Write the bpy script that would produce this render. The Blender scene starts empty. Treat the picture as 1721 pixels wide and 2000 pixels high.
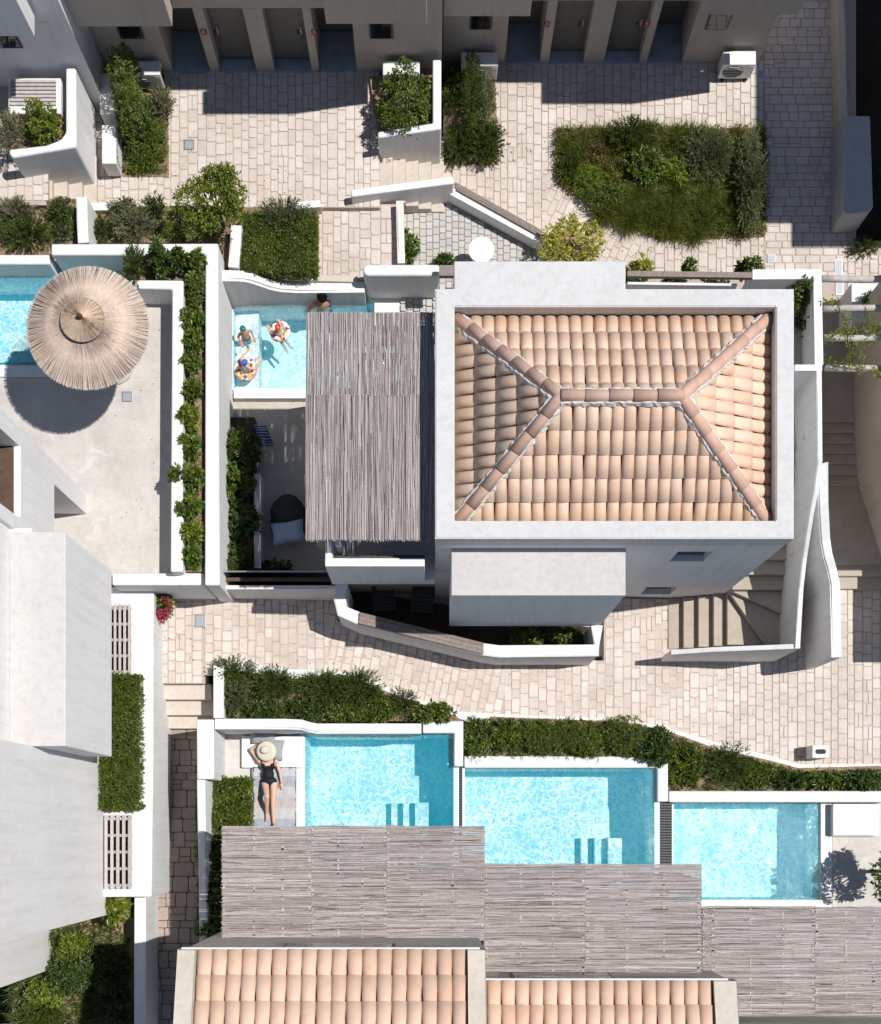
import bpy, bmesh, math, random
import numpy as np
from mathutils import Vector, Matrix, Euler
R = random.Random(7)
NR = np.random.default_rng(7)
S = bpy.context.scene
COL = S.collection
# ------------------------------------------------------------------ camera, sky, sun, exposure
CH, CF, NX, NY = 30.0, 2640.0, 845.0, 1620.0        # camera height, focal length and nadir of a straight-down view
cam = bpy.data.cameras.new('camera'); camo = bpy.data.objects.new('camera', cam); COL.objects.link(camo)
camo.location = (0, 0, CH); camo.rotation_euler = (0, 0, 0)
cam.sensor_fit = 'VERTICAL'; cam.sensor_height = 36.0; cam.sensor_width = 36.0
cam.lens = CF/2000*36; cam.shift_x = (860.5-NX)/2000; cam.shift_y = (NY-1000)/2000
cam.clip_end = 500
S.camera = camo
SUN_DIR = Vector((-0.5, -0.075, -1.0)).normalized()
W = bpy.data.worlds.new('World'); S.world = W; W.use_nodes = True
wn = W.node_tree.nodes; wl = W.node_tree.links
sky = wn.new('ShaderNodeTexSky'); sky.sky_type = 'NISHITA'; sky.sun_disc = False
sky.sun_elevation = math.asin(-SUN_DIR.z); sky.sun_rotation = math.atan2(-SUN_DIR.x, -SUN_DIR.y)
sky.air_density = 1.2; sky.dust_density = 0.1; sky.ozone_density = 4.5
wn['Background'].inputs['Strength'].default_value = 0.066
wl.new(sky.outputs[0], wn['Background'].inputs['Color'])
sl = bpy.data.lights.new('sun', 'SUN'); sl.energy = 4.7; sl.angle = math.radians(0.53); sl.color = (1.0, 0.965, 0.915)
so = bpy.data.objects.new('sun', sl); COL.objects.link(so)
so.rotation_euler = SUN_DIR.to_track_quat('-Z', 'Y').to_euler(); so.location = (12, 2, 24)
S.view_settings.view_transform = 'Standard'; S.view_settings.look = 'None'
S.view_settings.exposure = 0.05; S.view_settings.gamma = 1.0; S.view_settings.use_curve_mapping = False
S.render.engine = 'CYCLES'
cy = S.cycles
cy.use_denoising = True
cy.max_bounces = 8; cy.diffuse_bounces = 4; cy.glossy_bounces = 3; cy.transparent_max_bounces = 12; cy.transmission_bounces = 4
cy.sample_clamp_indirect = 6.0; cy.sample_clamp_direct = 0.0
cy.caustics_reflective = False; cy.caustics_refractive = False

# ------------------------------------------------------------------ helpers
def P(px, py, z):
    d = (CH-z)/CF
    return Vector(((px-NX)*d, (NY-py)*d, z))
def tag(o, label=None, cat=None, group=None, kind=None):
    if label: o['label'] = label
    if cat: o['category'] = cat
    if group: o['group'] = group
    if kind: o['kind'] = kind
    return o
def link(name, me, mat=None, parent=None):
    o = bpy.data.objects.new(name, me); COL.objects.link(o)
    if mat is not None and me is not None and not me.materials: me.materials.append(mat)
    if parent is not None: o.parent = parent
    return o
def thing(name, label, cat, loc=(0, 0, 0), rz=0.0, group=None):
    o = bpy.data.objects.new(name, None); COL.objects.link(o)
    o.location = loc; o.rotation_euler = (0, 0, rz); o.empty_display_size = .2
    return tag(o, label, cat, group)
def bmdone(bm, name, mat, parent=None, smooth=False):
    bmesh.ops.recalc_face_normals(bm, faces=bm.faces)
    me = bpy.data.meshes.new(name); bm.to_mesh(me); bm.free()
    if smooth:
        for p in me.polygons: p.use_smooth = True
    return link(name, me, mat, parent)
def boxbm(bm, x0, x1, y0, y1, z0, z1, bev=0.0, seg=2):
    r = bmesh.ops.create_cube(bm, size=1.0)
    vs = r['verts']
    for v in vs:
        v.co = Vector((x0+(v.co.x+.5)*(x1-x0), y0+(v.co.y+.5)*(y1-y0), z0+(v.co.z+.5)*(z1-z0)))
    if bev > 0:
        es = list({e for v in vs for e in v.link_edges})
        bmesh.ops.bevel(bm, geom=es, offset=bev, segments=seg, affect='EDGES', profile=.5)
def box(name, x0, x1, y0, y1, z0, z1, mat, parent=None, bev=0.008, seg=2):
    if x0 > x1: x0, x1 = x1, x0
    if y0 > y1: y0, y1 = y1, y0
    bm = bmesh.new(); boxbm(bm, x0, x1, y0, y1, z0, z1, min(bev, .45*min(x1-x0, y1-y0, abs(z1-z0))), seg)
    return bmdone(bm, name, mat, parent)
def pbox(name, a, b, z0, z1, mat, parent=None, bev=0.02, zr=None):
    """box whose top outline is seen at pixels a..b"""
    zr = z1 if zr is None else zr
    p, q = P(a[0], a[1], zr), P(b[0], b[1], zr)
    return box(name, p.x, q.x, q.y, p.y, z0, z1, mat, parent, bev)
def prism_bm(bm, pts, z0, z1s, bev=0.0, seg=2):
    """pts world xy; z1s top heights per point"""
    n = len(pts)
    if not hasattr(z1s, '__len__'): z1s = [z1s]*n
    lo = [bm.verts.new((p[0], p[1], z0)) for p in pts]
    hi = [bm.verts.new((p[0], p[1], z1s[i])) for i, p in enumerate(pts)]
    top = bm.faces.new(hi); bm.faces.new(lo[::-1])
    for i in range(n):
        j = (i+1) % n
        bm.faces.new((lo[i], lo[j], hi[j], hi[i]))
    bm.normal_update()
    if bev > 0:
        es = set(top.edges)
        for i in range(n):
            e = bm.edges.get((lo[i], hi[i]))
            if e and e.calc_face_angle(0) > .5: es.add(e)
        bmesh.ops.bevel(bm, geom=list(es), offset=bev, segments=seg, affect='EDGES', profile=.5, clamp_overlap=True)
def prism(name, px, z0, z1, mat, parent=None, bev=0.025, zs=None, seg=2):
    """vertical prism whose top outline is seen at the given pixels"""
    zs = zs or [z1]*len(px)
    pts = [P(a, b, z) for (a, b), z in zip(px, zs)]
    bm = bmesh.new(); prism_bm(bm, pts, z0, zs, bev, seg)
    return bmdone(bm, name, mat, parent)
def cyl_bm(bm, p0, p1, r0, r1, n=8, caps=True):
    p0, p1 = Vector(p0), Vector(p1); d = (p1-p0)
    if d.length < 1e-6: return
    q = d.normalized().to_track_quat('Z', 'Y')
    a, b = [], []
    for i in range(n):
        t = 2*math.pi*i/n; u = q @ Vector((math.cos(t), math.sin(t), 0))
        a.append(bm.verts.new(p0+u*r0)); b.append(bm.verts.new(p1+u*r1))
    for i in range(n):
        j = (i+1) % n; bm.faces.new((a[i], a[j], b[j], b[i]))
    if caps: bm.faces.new(a[::-1]); bm.faces.new(b)
def cyl(name, p0, p1, r0, r1, mat, parent=None, n=12, smooth=True):
    bm = bmesh.new(); cyl_bm(bm, p0, p1, r0, r1, n)
    o = bmdone(bm, name, mat, parent)
    if smooth:
        for p in o.data.polygons: p.use_smooth = len(p.vertices) == 4
    return o
def tube(name, pts, r, mat, parent=None, n=6):
    pts = [Vector(p) for p in pts]; bm = bmesh.new(); rings = []
    for i, p in enumerate(pts):
        d = (pts[min(i+1, len(pts)-1)]-pts[max(i-1, 0)]).normalized()
        q = d.to_track_quat('Z', 'Y'); rr = r[i] if hasattr(r, '__len__') else r
        rings.append([bm.verts.new(p+q @ Vector((math.cos(2*math.pi*k/n)*rr, math.sin(2*math.pi*k/n)*rr, 0))) for k in range(n)])
    for a, b in zip(rings, rings[1:]):
        for k in range(n): bm.faces.new((a[k], a[(k+1) % n], b[(k+1) % n], b[k]))
    bm.faces.new(rings[0][::-1]); bm.faces.new(rings[-1])
    return bmdone(bm, name, mat, parent, True)
def lathe(name, prof, mat, parent=None, n=32, loc=(0, 0, 0), smooth=True):
    bm = bmesh.new(); rings = []
    for r, z in prof:
        if r < 1e-5: rings.append([bm.verts.new((loc[0], loc[1], loc[2]+z))])
        else: rings.append([bm.verts.new((loc[0]+r*math.cos(2*math.pi*k/n), loc[1]+r*math.sin(2*math.pi*k/n), loc[2]+z)) for k in range(n)])
    for a, b in zip(rings, rings[1:]):
        for k in range(n):
            j = (k+1) % n
            if len(a) == 1 and len(b) == 1: continue
            if len(a) == 1: bm.faces.new((a[0], b[k], b[j]))
            elif len(b) == 1: bm.faces.new((a[k], a[j], b[0]))
            else: bm.faces.new((a[k], a[j], b[j], b[k]))
    if len(rings[0]) > 1: bm.faces.new(rings[0][::-1])
    if len(rings[-1]) > 1: bm.faces.new(rings[-1])
    return bmdone(bm, name, mat, parent, smooth)
def np_mesh(name, V, F, mat, parent=None, smooth=False):
    """V (n,3), F (m,k) numpy arrays"""
    me = bpy.data.meshes.new(name); k = F.shape[1]
    me.vertices.add(len(V)); me.vertices.foreach_set('co', V.astype(np.float32).ravel())
    me.loops.add(F.size); me.loops.foreach_set('vertex_index', F.astype(np.int32).ravel())
    me.polygons.add(len(F)); me.polygons.foreach_set('loop_start', np.arange(0, F.size, k, dtype=np.int32))
    me.polygons.foreach_set('loop_total', np.full(len(F), k, dtype=np.int32))
    me.update(calc_edges=True)
    if smooth: me.polygons.foreach_set('use_smooth', np.ones(len(F), dtype=bool))
    return link(name, me, mat, parent)

# ------------------------------------------------------------------ materials
def srgb(r, g, b):
    f = lambda c: (c/12.92 if c <= .04045 else ((c+.055)/1.055)**2.4)
    return (f(r/255), f(g/255), f(b/255), 1.0)
class M:
    pass
def newmat(name):
    m = bpy.data.materials.new(name); m.use_nodes = True
    nt = m.node_tree; b = nt.nodes['Principled BSDF']
    return m, nt, b
def N(nt, t, **kw):
    n = nt.nodes.new(t)
    for k, v in kw.items():
        if k in n.inputs: n.inputs[k].default_value = v
        else: setattr(n, k, v)
    return n
def ramp(nt, stops, interp='LINEAR'):
    n = nt.nodes.new('ShaderNodeValToRGB'); e = n.color_ramp.elements; n.color_ramp.interpolation = interp
    while len(e) < len(stops): e.new(.5)
    for i, (p, c) in enumerate(stops):
        e[i].position = p; e[i].color = c if len(c) == 4 else (*c, 1)
    return n
def mixc(nt, fac, a, b, mode='MIX'):
    n = nt.nodes.new('ShaderNodeMix'); n.data_type = 'RGBA'; n.blend_type = mode
    for s, v in ((0, fac), (6, a), (7, b)):
        if hasattr(v, 'is_linked') or hasattr(v, 'links'): nt.links.new(v, n.inputs[s])
        else: n.inputs[s].default_value = v
    return n.outputs[2]
def geopos(nt): return nt.nodes.new('ShaderNodeNewGeometry').outputs['Position']
def noise(nt, scale, detail=4, rough=.55, vec=None, dist=0.0):
    n = nt.nodes.new('ShaderNodeTexNoise'); n.inputs['Scale'].default_value = scale
    n.inputs['Detail'].default_value = detail; n.inputs['Roughness'].default_value = rough; n.inputs['Distortion'].default_value = dist
    nt.links.new(vec if vec is not None else geopos(nt), n.inputs['Vector'])
    return n.outputs['Fac']
def bump(nt, b, h, strength=.3, dist=.01):
    n = nt.nodes.new('ShaderNodeBump'); n.inputs['Strength'].default_value = strength; n.inputs['Distance'].default_value = dist
    nt.links.new(h, n.inputs['Height']); nt.links.new(n.outputs[0], b.inputs['Normal'])
def plaster(name, col, col2, rough=.85, big=.55, fine=60, bs=.25, stain=None):
    m, nt, b = newmat(name)
    r = ramp(nt, [(.3, col2), (.65, col)]); nt.links.new(noise(nt, big, 5, .6), r.inputs[0])
    out = r.outputs[0]
    r2 = ramp(nt, [(.35, (.93, .93, .93)), (.7, (1, 1, 1))]); nt.links.new(noise(nt, 9, 6, .65), r2.inputs[0])
    out = mixc(nt, 1.0, out, r2.outputs[0], 'MULTIPLY')
    mp = N(nt, 'ShaderNodeVectorMath', operation='MULTIPLY'); nt.links.new(geopos(nt), mp.inputs[0]); mp.inputs[1].default_value = (7, 7, .45)
    rs = ramp(nt, [(.33, (.88, .87, .85)), (.55, (1, 1, 1))]); nt.links.new(noise(nt, 1.0, 5, .7, mp.outputs[0]), rs.inputs[0])
    out = mixc(nt, .8, out, rs.outputs[0], 'MULTIPLY')
    if stain:
        r3 = ramp(nt, [(.58, (0, 0, 0)), (.75, (1, 1, 1))]); nt.links.new(noise(nt, 1.7, 7, .7, dist=.6), r3.inputs[0])
        out = mixc(nt, r3.outputs[0], out, stain)
    nt.links.new(out, b.inputs['Base Color']); b.inputs['Roughness'].default_value = rough
    b.inputs['Specular IOR Level'].default_value = .25
    hh = N(nt, 'ShaderNodeMath', operation='MULTIPLY_ADD'); nt.links.new(noise(nt, 3.2, 3, .5), hh.inputs[0]); hh.inputs[1].default_value = 3.0; nt.links.new(noise(nt, fine, 4, .6), hh.inputs[2])
    bump(nt, b, hh.outputs[0], bs, .005)
    return m
def simple(name, col, rough=.6, spec=.4, metal=0.0, var=.12, scale=25, bs=0.0):
    m, nt, b = newmat(name)
    c2 = tuple(x*(1-var) for x in col[:3])
    r = ramp(nt, [(.3, (*c2, 1)), (.7, (*col[:3], 1))]); nt.links.new(noise(nt, scale, 4), r.inputs[0])
    nt.links.new(r.outputs[0], b.inputs['Base Color'])
    b.inputs['Roughness'].default_value = rough; b.inputs['Specular IOR Level'].default_value = spec; b.inputs['Metallic'].default_value = metal
    if bs: bump(nt, b, noise(nt, scale*4, 3), bs, .004)
    return m
def island(nt): return nt.nodes.new('ShaderNodeNewGeometry').outputs['Random Per Island']
def objrand(nt): return nt.nodes.new('ShaderNodeObjectInfo').outputs['Random']
def combo_rand(nt):
    a = N(nt, 'ShaderNodeMath', operation='ADD'); nt.links.new(island(nt), a.inputs[0]); nt.links.new(objrand(nt), a.inputs[1])
    f = N(nt, 'ShaderNodeMath', operation='FRACT'); nt.links.new(a.outputs[0], f.inputs[0]); return f.outputs[0]
def pieces(name, cols, rough=.8, grain=18, gamt=.16, bs=.35, fine=70, spec=.25, stain=None):
    """colour that differs from piece to piece, with grain inside each"""
    m, nt, b = newmat(name)
    r = ramp(nt, [(i/(len(cols)-1) if len(cols) > 1 else 0, c) for i, c in enumerate(cols)]); nt.links.new(combo_rand(nt), r.inputs[0])
    g = ramp(nt, [(.3, (1-gamt,)*3), (.7, (1, 1, 1))]); nt.links.new(noise(nt, grain, 6, .65), g.inputs[0])
    out = mixc(nt, 1.0, r.outputs[0], g.outputs[0], 'MULTIPLY')
    if stain:
        r4 = ramp(nt, [(.36, (stain, stain*.98, stain*.95)), (.6, (1, 1, 1))]); nt.links.new(noise(nt, .9, 6, .65, dist=.4), r4.inputs[0]); out = mixc(nt, 1.0, out, r4.outputs[0], 'MULTIPLY')
    nt.links.new(out, b.inputs['Base Color']); b.inputs['Roughness'].default_value = rough; b.inputs['Specular IOR Level'].default_value = spec
    bump(nt, b, noise(nt, fine, 4, .6), bs, .006)
    return m
def leafmat(name, cols, trans=.3, rough=.45, spec=.45):
    m, nt, b = newmat(name)
    r = ramp(nt, [(i/(len(cols)-1), (*c, 1)) for i, c in enumerate(cols)]); nt.links.new(island(nt), r.inputs[0])
    g = ramp(nt, [(.35, (.85, .80, .62)), (.65, (1.35, 1.18, .85))]); nt.links.new(noise(nt, 2.6, 2), g.inputs[0])
    c = mixc(nt, 1.0, r.outputs[0], g.outputs[0], 'MULTIPLY')
    nt.links.new(c, b.inputs['Base Color']); b.inputs['Roughness'].default_value = rough; b.inputs['Specular IOR Level'].default_value = spec
    t = nt.nodes.new('ShaderNodeBsdfTranslucent'); tc = mixc(nt, 1.0, c, (1.5, 1.6, .6, 1), 'MULTIPLY'); nt.links.new(tc, t.inputs[0])
    mx = nt.nodes.new('ShaderNodeMixShader'); mx.inputs[0].default_value = trans*1.15
    nt.links.new(b.outputs[0], mx.inputs[1]); nt.links.new(t.outputs[0], mx.inputs[2])
    nt.links.new(mx.outputs[0], nt.nodes['Material Output'].inputs['Surface'])
    return m
M.white = plaster('white_stucco', (.77, .77, .77, 1), (.73, .728, .722, 1), big=.9, stain=(.70, .69, .675, 1))
M.whiteb = plaster('white_stucco_worn', (.76, .74, .71, 1), (.68, .655, .625, 1), stain=(.60, .55, .49, 1))
M.cream = plaster('cream_stucco', (.62, .555, .475, 1), (.55, .485, .41, 1))
M.baytop = plaster('toned_bay_plaster', (.575, .555, .535, 1), (.535, .515, .495, 1), stain=(.55, .52, .49, 1))  # pinkish bay tops, darkened in colour so full sun does not blow them out
M.roofpl = plaster('roof_plaster', (.63, .625, .62, 1), (.59, .585, .58, 1), stain=(.57, .56, .55, 1))
M.wallw = plaster('pale_wall_render', (.835, .815, .80, 1), (.80, .78, .76, 1), big=.4, stain=(.76, .735, .71, 1))
M.conc = plaster('polished_cement', (.60, .565, .525, 1), (.49, .46, .425, 1), rough=.7, big=1.1, stain=(.66, .63, .6, 1), bs=.15)
M.concw = plaster('warm_cement', (.56, .50, .43, 1), (.47, .415, .35, 1), rough=.75, big=1.6, stain=(.42, .37, .31, 1), bs=.25)
M.stairc = plaster('stair_cement', (.47, .405, .335, 1), (.40, .345, .28, 1), rough=.8, big=1.2, bs=.3)
M.stepw = plaster('pale_step_cement', (.60, .53, .46, 1), (.54, .475, .405, 1), rough=.8, big=1.2, bs=.3)
M.paver = pieces('stamped_paver', [(.63, .545, .485, 1), (.685, .605, .55, 1), (.645, .56, .50, 1), (.71, .64, .59, 1), (.665, .585, .53, 1)], rough=.82, grain=14, gamt=.16, bs=.5, fine=40, stain=.84)
M.joint = plaster('paver_joint', (.50, .42, .365, 1), (.43, .355, .30, 1), big=3, bs=.4)
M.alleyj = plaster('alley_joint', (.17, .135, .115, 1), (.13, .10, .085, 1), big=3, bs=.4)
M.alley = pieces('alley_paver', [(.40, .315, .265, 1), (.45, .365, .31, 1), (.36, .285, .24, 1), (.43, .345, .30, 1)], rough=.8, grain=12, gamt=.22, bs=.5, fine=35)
M.cobble = pieces('grey_cobble', [(.50, .48, .45, 1), (.56, .54, .51, 1), (.47, .455, .43, 1), (.53, .50, .46, 1)], grain=20, bs=.4)
M.cobjoint = plaster('cobble_joint', (.33, .31, .285, 1), (.27, .25, .23, 1), big=3)
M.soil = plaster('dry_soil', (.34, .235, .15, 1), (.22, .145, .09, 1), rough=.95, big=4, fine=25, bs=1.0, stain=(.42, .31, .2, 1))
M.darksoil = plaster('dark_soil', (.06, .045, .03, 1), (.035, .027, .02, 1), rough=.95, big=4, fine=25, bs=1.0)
M.tile = pieces('roof_tile', [(.81, .56, .40, 1), (.85, .625, .47, 1), (.82, .585, .43, 1), (.86, .655, .51, 1), (.78, .535, .385, 1), (.83, .61, .465, 1)], rough=.75, grain=7, gamt=.14, bs=.3, stain=.91)
M.tilep = pieces('pale_roof_tile', [(.77, .53, .385, 1), (.80, .57, .43, 1), (.75, .51, .375, 1), (.78, .56, .43, 1)], rough=.75, grain=5, gamt=.12, bs=.2, stain=.88)
M.ridge = pieces('ridge_tile', [(.62, .40, .30, 1), (.66, .44, .335, 1), (.59, .375, .28, 1)], rough=.75, grain=9, gamt=.18, bs=.3)
M.pan = plaster('pan_tile', (.68, .46, .33, 1), (.62, .41, .29, 1), big=5)
M.taupe = plaster('taupe_render', (.53, .465, .40, 1), (.47, .405, .345, 1))
M.mortar = plaster('lime_mortar', (.66, .63, .60, 1), (.5, .47, .44, 1), big=8, fine=30, bs=1.0)
M.membrane = simple('roof_membrane', (.07, .075, .09), .7, .3, var=.3, scale=6)
M.reed = pieces('weathered_reed', [(.44, .375, .36, 1), (.58, .515, .505, 1), (.31, .26, .25, 1), (.66, .60, .59, 1), (.50, .425, .38, 1), (.20, .165, .16, 1), (.47, .42, .42, 1)], rough=.85, grain=30, gamt=.3, bs=.3)
M.thatch = pieces('thatch_reed', [(.62, .49, .395, 1), (.70, .58, .48, 1), (.56, .45, .38, 1), (.76, .65, .57, 1), (.60, .52, .47, 1), (.68, .53, .41, 1)], rough=.85, grain=20, gamt=.25, bs=.3)
M.thatchc = pieces('thatch_cap', [(.66, .51, .375, 1), (.72, .57, .43, 1), (.60, .46, .33, 1)], rough=.85, grain=20, gamt=.2, bs=.3)
M.wood = pieces('weathered_timber', [(.27, .215, .185, 1), (.33, .27, .235, 1), (.22, .175, .15, 1)], rough=.8, grain=14, gamt=.35, bs=.5)
M.woodw = pieces('bleached_timber', [(.50, .45, .42, 1), (.58, .53, .50, 1), (.45, .40, .37, 1)], rough=.8, grain=14, gamt=.3, bs=.5)
M.beam = pieces('whitewashed_beam', [(.62, .58, .54, 1), (.55, .51, .47, 1)], rough=.8, grain=11, gamt=.4, bs=.6)
M.wooddark = simple('brown_timber', (.12, .07, .045), .6, .3, var=.35, scale=9)
M.door = simple('grey_door_paint', (.155, .145, .125), .5, .4, var=.08, scale=4)
M.marble = plaster('grey_marble', (.36, .40, .44, 1), (.27, .30, .34, 1), rough=.35, big=3, bs=.05)
M.steel = simple('brushed_steel', (.55, .55, .55), .35, .5, 1.0)
M.glassd = simple('dark_window_glass', (.012, .016, .02), .06, .6, var=.3, scale=1.5)
M.framed = simple('dark_grey_frame', (.05, .055, .06), .5, .4)
M.acw = simple('white_enamel', (.72, .72, .70), .45, .4, var=.06, scale=8)
M.acd = simple('dark_grille', (.03, .032, .035), .6, .3)
M.red = simple('red_enamel', (.40, .02, .015), .4, .5)
M.black = simple('black_rubber', (.012, .012, .014), .6, .3)
M.gutter = simple('white_gutter', (.72, .72, .73), .4, .4, var=.05)
M.gutin = simple('red_primer', (.20, .075, .06), .6, .3)
M.pool = plaster('pool_plaster', (.66, .84, .87, 1), (.60, .81, .845, 1), rough=.7, big=1.5, bs=.1)
M.poolw = plaster('pool_coping', (.80, .795, .785, 1), (.75, .745, .735, 1), rough=.7, big=1.2)
M.pebble = simple('black_pebble', (.025, .022, .02), .35, .6, var=.6, scale=60, bs=.8)
M.metalcover = simple('grey_metal_cover', (.36, .39, .43), .5, .5, .3)
M.bed = simple('white_cushion_fabric', (.78, .775, .765), .85, .2, var=.04, scale=6, bs=.1)
M.pillow = simple('grey_weave', (.36, .365, .38), .9, .2, var=.25, scale=160, bs=.3)
M.bag = simple('charcoal_bag_fabric', (.055, .05, .052), .9, .2, var=.25, scale=40, bs=.3)
M.bluecush = simple('pale_blue_cushion', (.36, .44, .56), .9, .2, var=.1, scale=30, bs=.2)
M.skin = simple('tanned_skin', (.50, .29, .20), .5, .4, var=.1, scale=12)
M.skinp = simple('fair_skin', (.62, .40, .30), .5, .4, var=.1, scale=12)
M.skinm = simple('bronzed_skin', (.50, .28, .185), .5, .4, var=.15, scale=9)
M.suit = simple('black_swimsuit', (.008, .008, .012), .7, .3)
M.hat = simple('cream_straw', (.66, .60, .50), .85, .2, var=.12, scale=90, bs=.3)
M.hair = simple('dark_hair', (.006, .005, .004), .8, .1, var=.4, scale=80, bs=.6)
M.capg = simple('green_swim_cap', (.01, .16, .09), .45, .5, var=.1)
M.capr = simple('orange_red_swim_cap', (.62, .085, .035), .45, .5, var=.1)
M.capb = simple('blue_swim_cap', (.01, .12, .50), .45, .5, var=.1)
M.trunk = simple('dark_green_trunks', (.03, .09, .07), .8, .2)
M.whitecloth = simple('white_cloth', (.72, .70, .68), .85, .2, var=.06)
M.pot = simple('terracotta_pot', (.30, .13, .08), .8, .3, var=.2)
M.petal = simple('magenta_petal', (.60, .015, .14), .6, .3, var=.35, scale=50)
M.bark = simple('grey_bark', (.15, .115, .085), .9, .2, var=.4, scale=30, bs=.8)
M.enamelw = simple('white_tabletop', (.82, .82, .81), .35, .5, var=.02)
M.boxtop = plaster('grey_slab', (.42, .44, .46, 1), (.37, .39, .41, 1))
L_BROAD = leafmat('glossy_leaf', [(0.043, 0.082, 0.017), (0.071, 0.131, 0.026), (0.106, 0.177, 0.035), (0.156, 0.220, 0.043)], .28, .35, .5)
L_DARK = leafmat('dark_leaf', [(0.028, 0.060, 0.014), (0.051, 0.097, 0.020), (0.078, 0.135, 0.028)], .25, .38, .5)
L_LEMON = leafmat('lemon_leaf', [(0.071, 0.121, 0.017), (0.121, 0.185, 0.028), (0.185, 0.241, 0.035), (0.256, 0.284, 0.057)], .35, .35, .5)
L_LIME = leafmat('lime_leaf', [(0.106, 0.185, 0.028), (0.170, 0.256, 0.043), (0.241, 0.312, 0.071)], .35, .4, .4)
L_VARI = leafmat('variegated_leaf', [(0.142, 0.199, 0.028), (0.284, 0.327, 0.071), (0.426, 0.440, 0.156), (0.568, 0.540, 0.256)], .35, .4, .4)
L_ROSE = leafmat('rosemary_leaf', [(0.043, 0.078, 0.020), (0.068, 0.116, 0.028), (0.099, 0.142, 0.043)], .2, .55, .3)
L_GREY = leafmat('silver_leaf', [(0.128, 0.156, 0.121), (0.199, 0.227, 0.185), (0.270, 0.291, 0.248)], .2, .6, .25)
L_OLIVE = leafmat('olive_leaf', [(0.078, 0.106, 0.064), (0.121, 0.156, 0.097), (0.170, 0.199, 0.135)], .2, .55, .3)
L_GRASS = leafmat('grass_blade', [(.055, .09, .018), (.085, .125, .026), (.12, .15, .035), (.14, .14, .045)], .3, .55, .25)
L_HEDGE = leafmat('hedge_leaf', [(0.040, 0.078, 0.014), (0.068, 0.121, 0.020), (0.106, 0.163, 0.028), (0.170, 0.213, 0.028)], .28, .38, .45)
L_RUST = leafmat('bronze_leaf', [(0.099, 0.071, 0.028), (0.142, 0.106, 0.043), (0.128, 0.128, 0.043)], .2, .5, .3)
def watermat(name, tint, deep=1.0, glow=(1.5, 1.29, 1.22, 1)):
    m, nt, b = newmat(name); nt.nodes.remove(b)
    pos = geopos(nt)
    w1 = N(nt, 'ShaderNodeTexNoise'); w1.inputs['Scale'].default_value = 2.2; w1.inputs['Detail'].default_value = 3; nt.links.new(pos, w1.inputs['Vector'])
    dv = N(nt, 'ShaderNodeVectorMath', operation='MULTIPLY_ADD'); nt.links.new(w1.outputs['Color'], dv.inputs[0]); dv.inputs[1].default_value = (.5, .5, .5); nt.links.new(pos, dv.inputs[2])
    # caustics painted as a net of bright lines in the transparent tint
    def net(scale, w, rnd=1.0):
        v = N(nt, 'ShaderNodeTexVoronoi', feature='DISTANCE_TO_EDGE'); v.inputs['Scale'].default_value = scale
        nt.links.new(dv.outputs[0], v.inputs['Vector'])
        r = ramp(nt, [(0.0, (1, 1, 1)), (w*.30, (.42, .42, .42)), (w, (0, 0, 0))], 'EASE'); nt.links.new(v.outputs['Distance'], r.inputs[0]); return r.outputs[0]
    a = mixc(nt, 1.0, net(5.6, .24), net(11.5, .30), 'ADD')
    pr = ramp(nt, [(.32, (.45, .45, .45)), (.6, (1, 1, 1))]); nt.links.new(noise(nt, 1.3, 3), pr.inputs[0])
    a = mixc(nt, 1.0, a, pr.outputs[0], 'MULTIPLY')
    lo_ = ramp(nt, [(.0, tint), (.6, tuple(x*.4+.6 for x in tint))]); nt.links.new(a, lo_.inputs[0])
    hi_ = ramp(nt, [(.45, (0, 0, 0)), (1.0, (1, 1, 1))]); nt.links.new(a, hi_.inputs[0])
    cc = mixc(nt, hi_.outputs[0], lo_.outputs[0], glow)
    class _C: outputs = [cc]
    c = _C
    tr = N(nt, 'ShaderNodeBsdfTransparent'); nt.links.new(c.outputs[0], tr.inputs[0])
    gl = N(nt, 'ShaderNodeBsdfGlossy'); gl.inputs['Roughness'].default_value = .06
    bp = N(nt, 'ShaderNodeBump'); bp.inputs['Strength'].default_value = .55; bp.inputs['Distance'].default_value = .03
    h = mixc(nt, .5, noise(nt, 7, 4, .6, dv.outputs[0]), noise(nt, 19, 3, .6, dv.outputs[0])); nt.links.new(h, bp.inputs['Height'])
    nt.links.new(bp.outputs[0], gl.inputs['Normal'])
    fr = N(nt, 'ShaderNodeFresnel'); fr.inputs['IOR'].default_value = 1.33
    mx = N(nt, 'ShaderNodeMixShader'); nt.links.new(fr.outputs[0], mx.inputs[0]); # teal diffuse colour standing in for light scattered back by the water
    df = N(nt, 'ShaderNodeBsdfDiffuse'); df.inputs[0].default_value = (.0, .55, .78, 1); sm = N(nt, 'ShaderNodeMixShader'); sm.inputs[0].default_value = deep
    nt.links.new(tr.outputs[0], sm.inputs[1]); nt.links.new(df.outputs[0], sm.inputs[2])
    nt.links.new(sm.outputs[0], mx.inputs[1]); nt.links.new(gl.outputs[0], mx.inputs[2])
    nt.links.new(mx.outputs[0], nt.nodes['Material Output'].inputs['Surface'])
    return m
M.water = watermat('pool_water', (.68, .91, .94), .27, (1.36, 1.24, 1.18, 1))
M.waterf = watermat('family_pool_water', (.74, .89, .92), .15, (1.14, 1.1, 1.08, 1))
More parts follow.
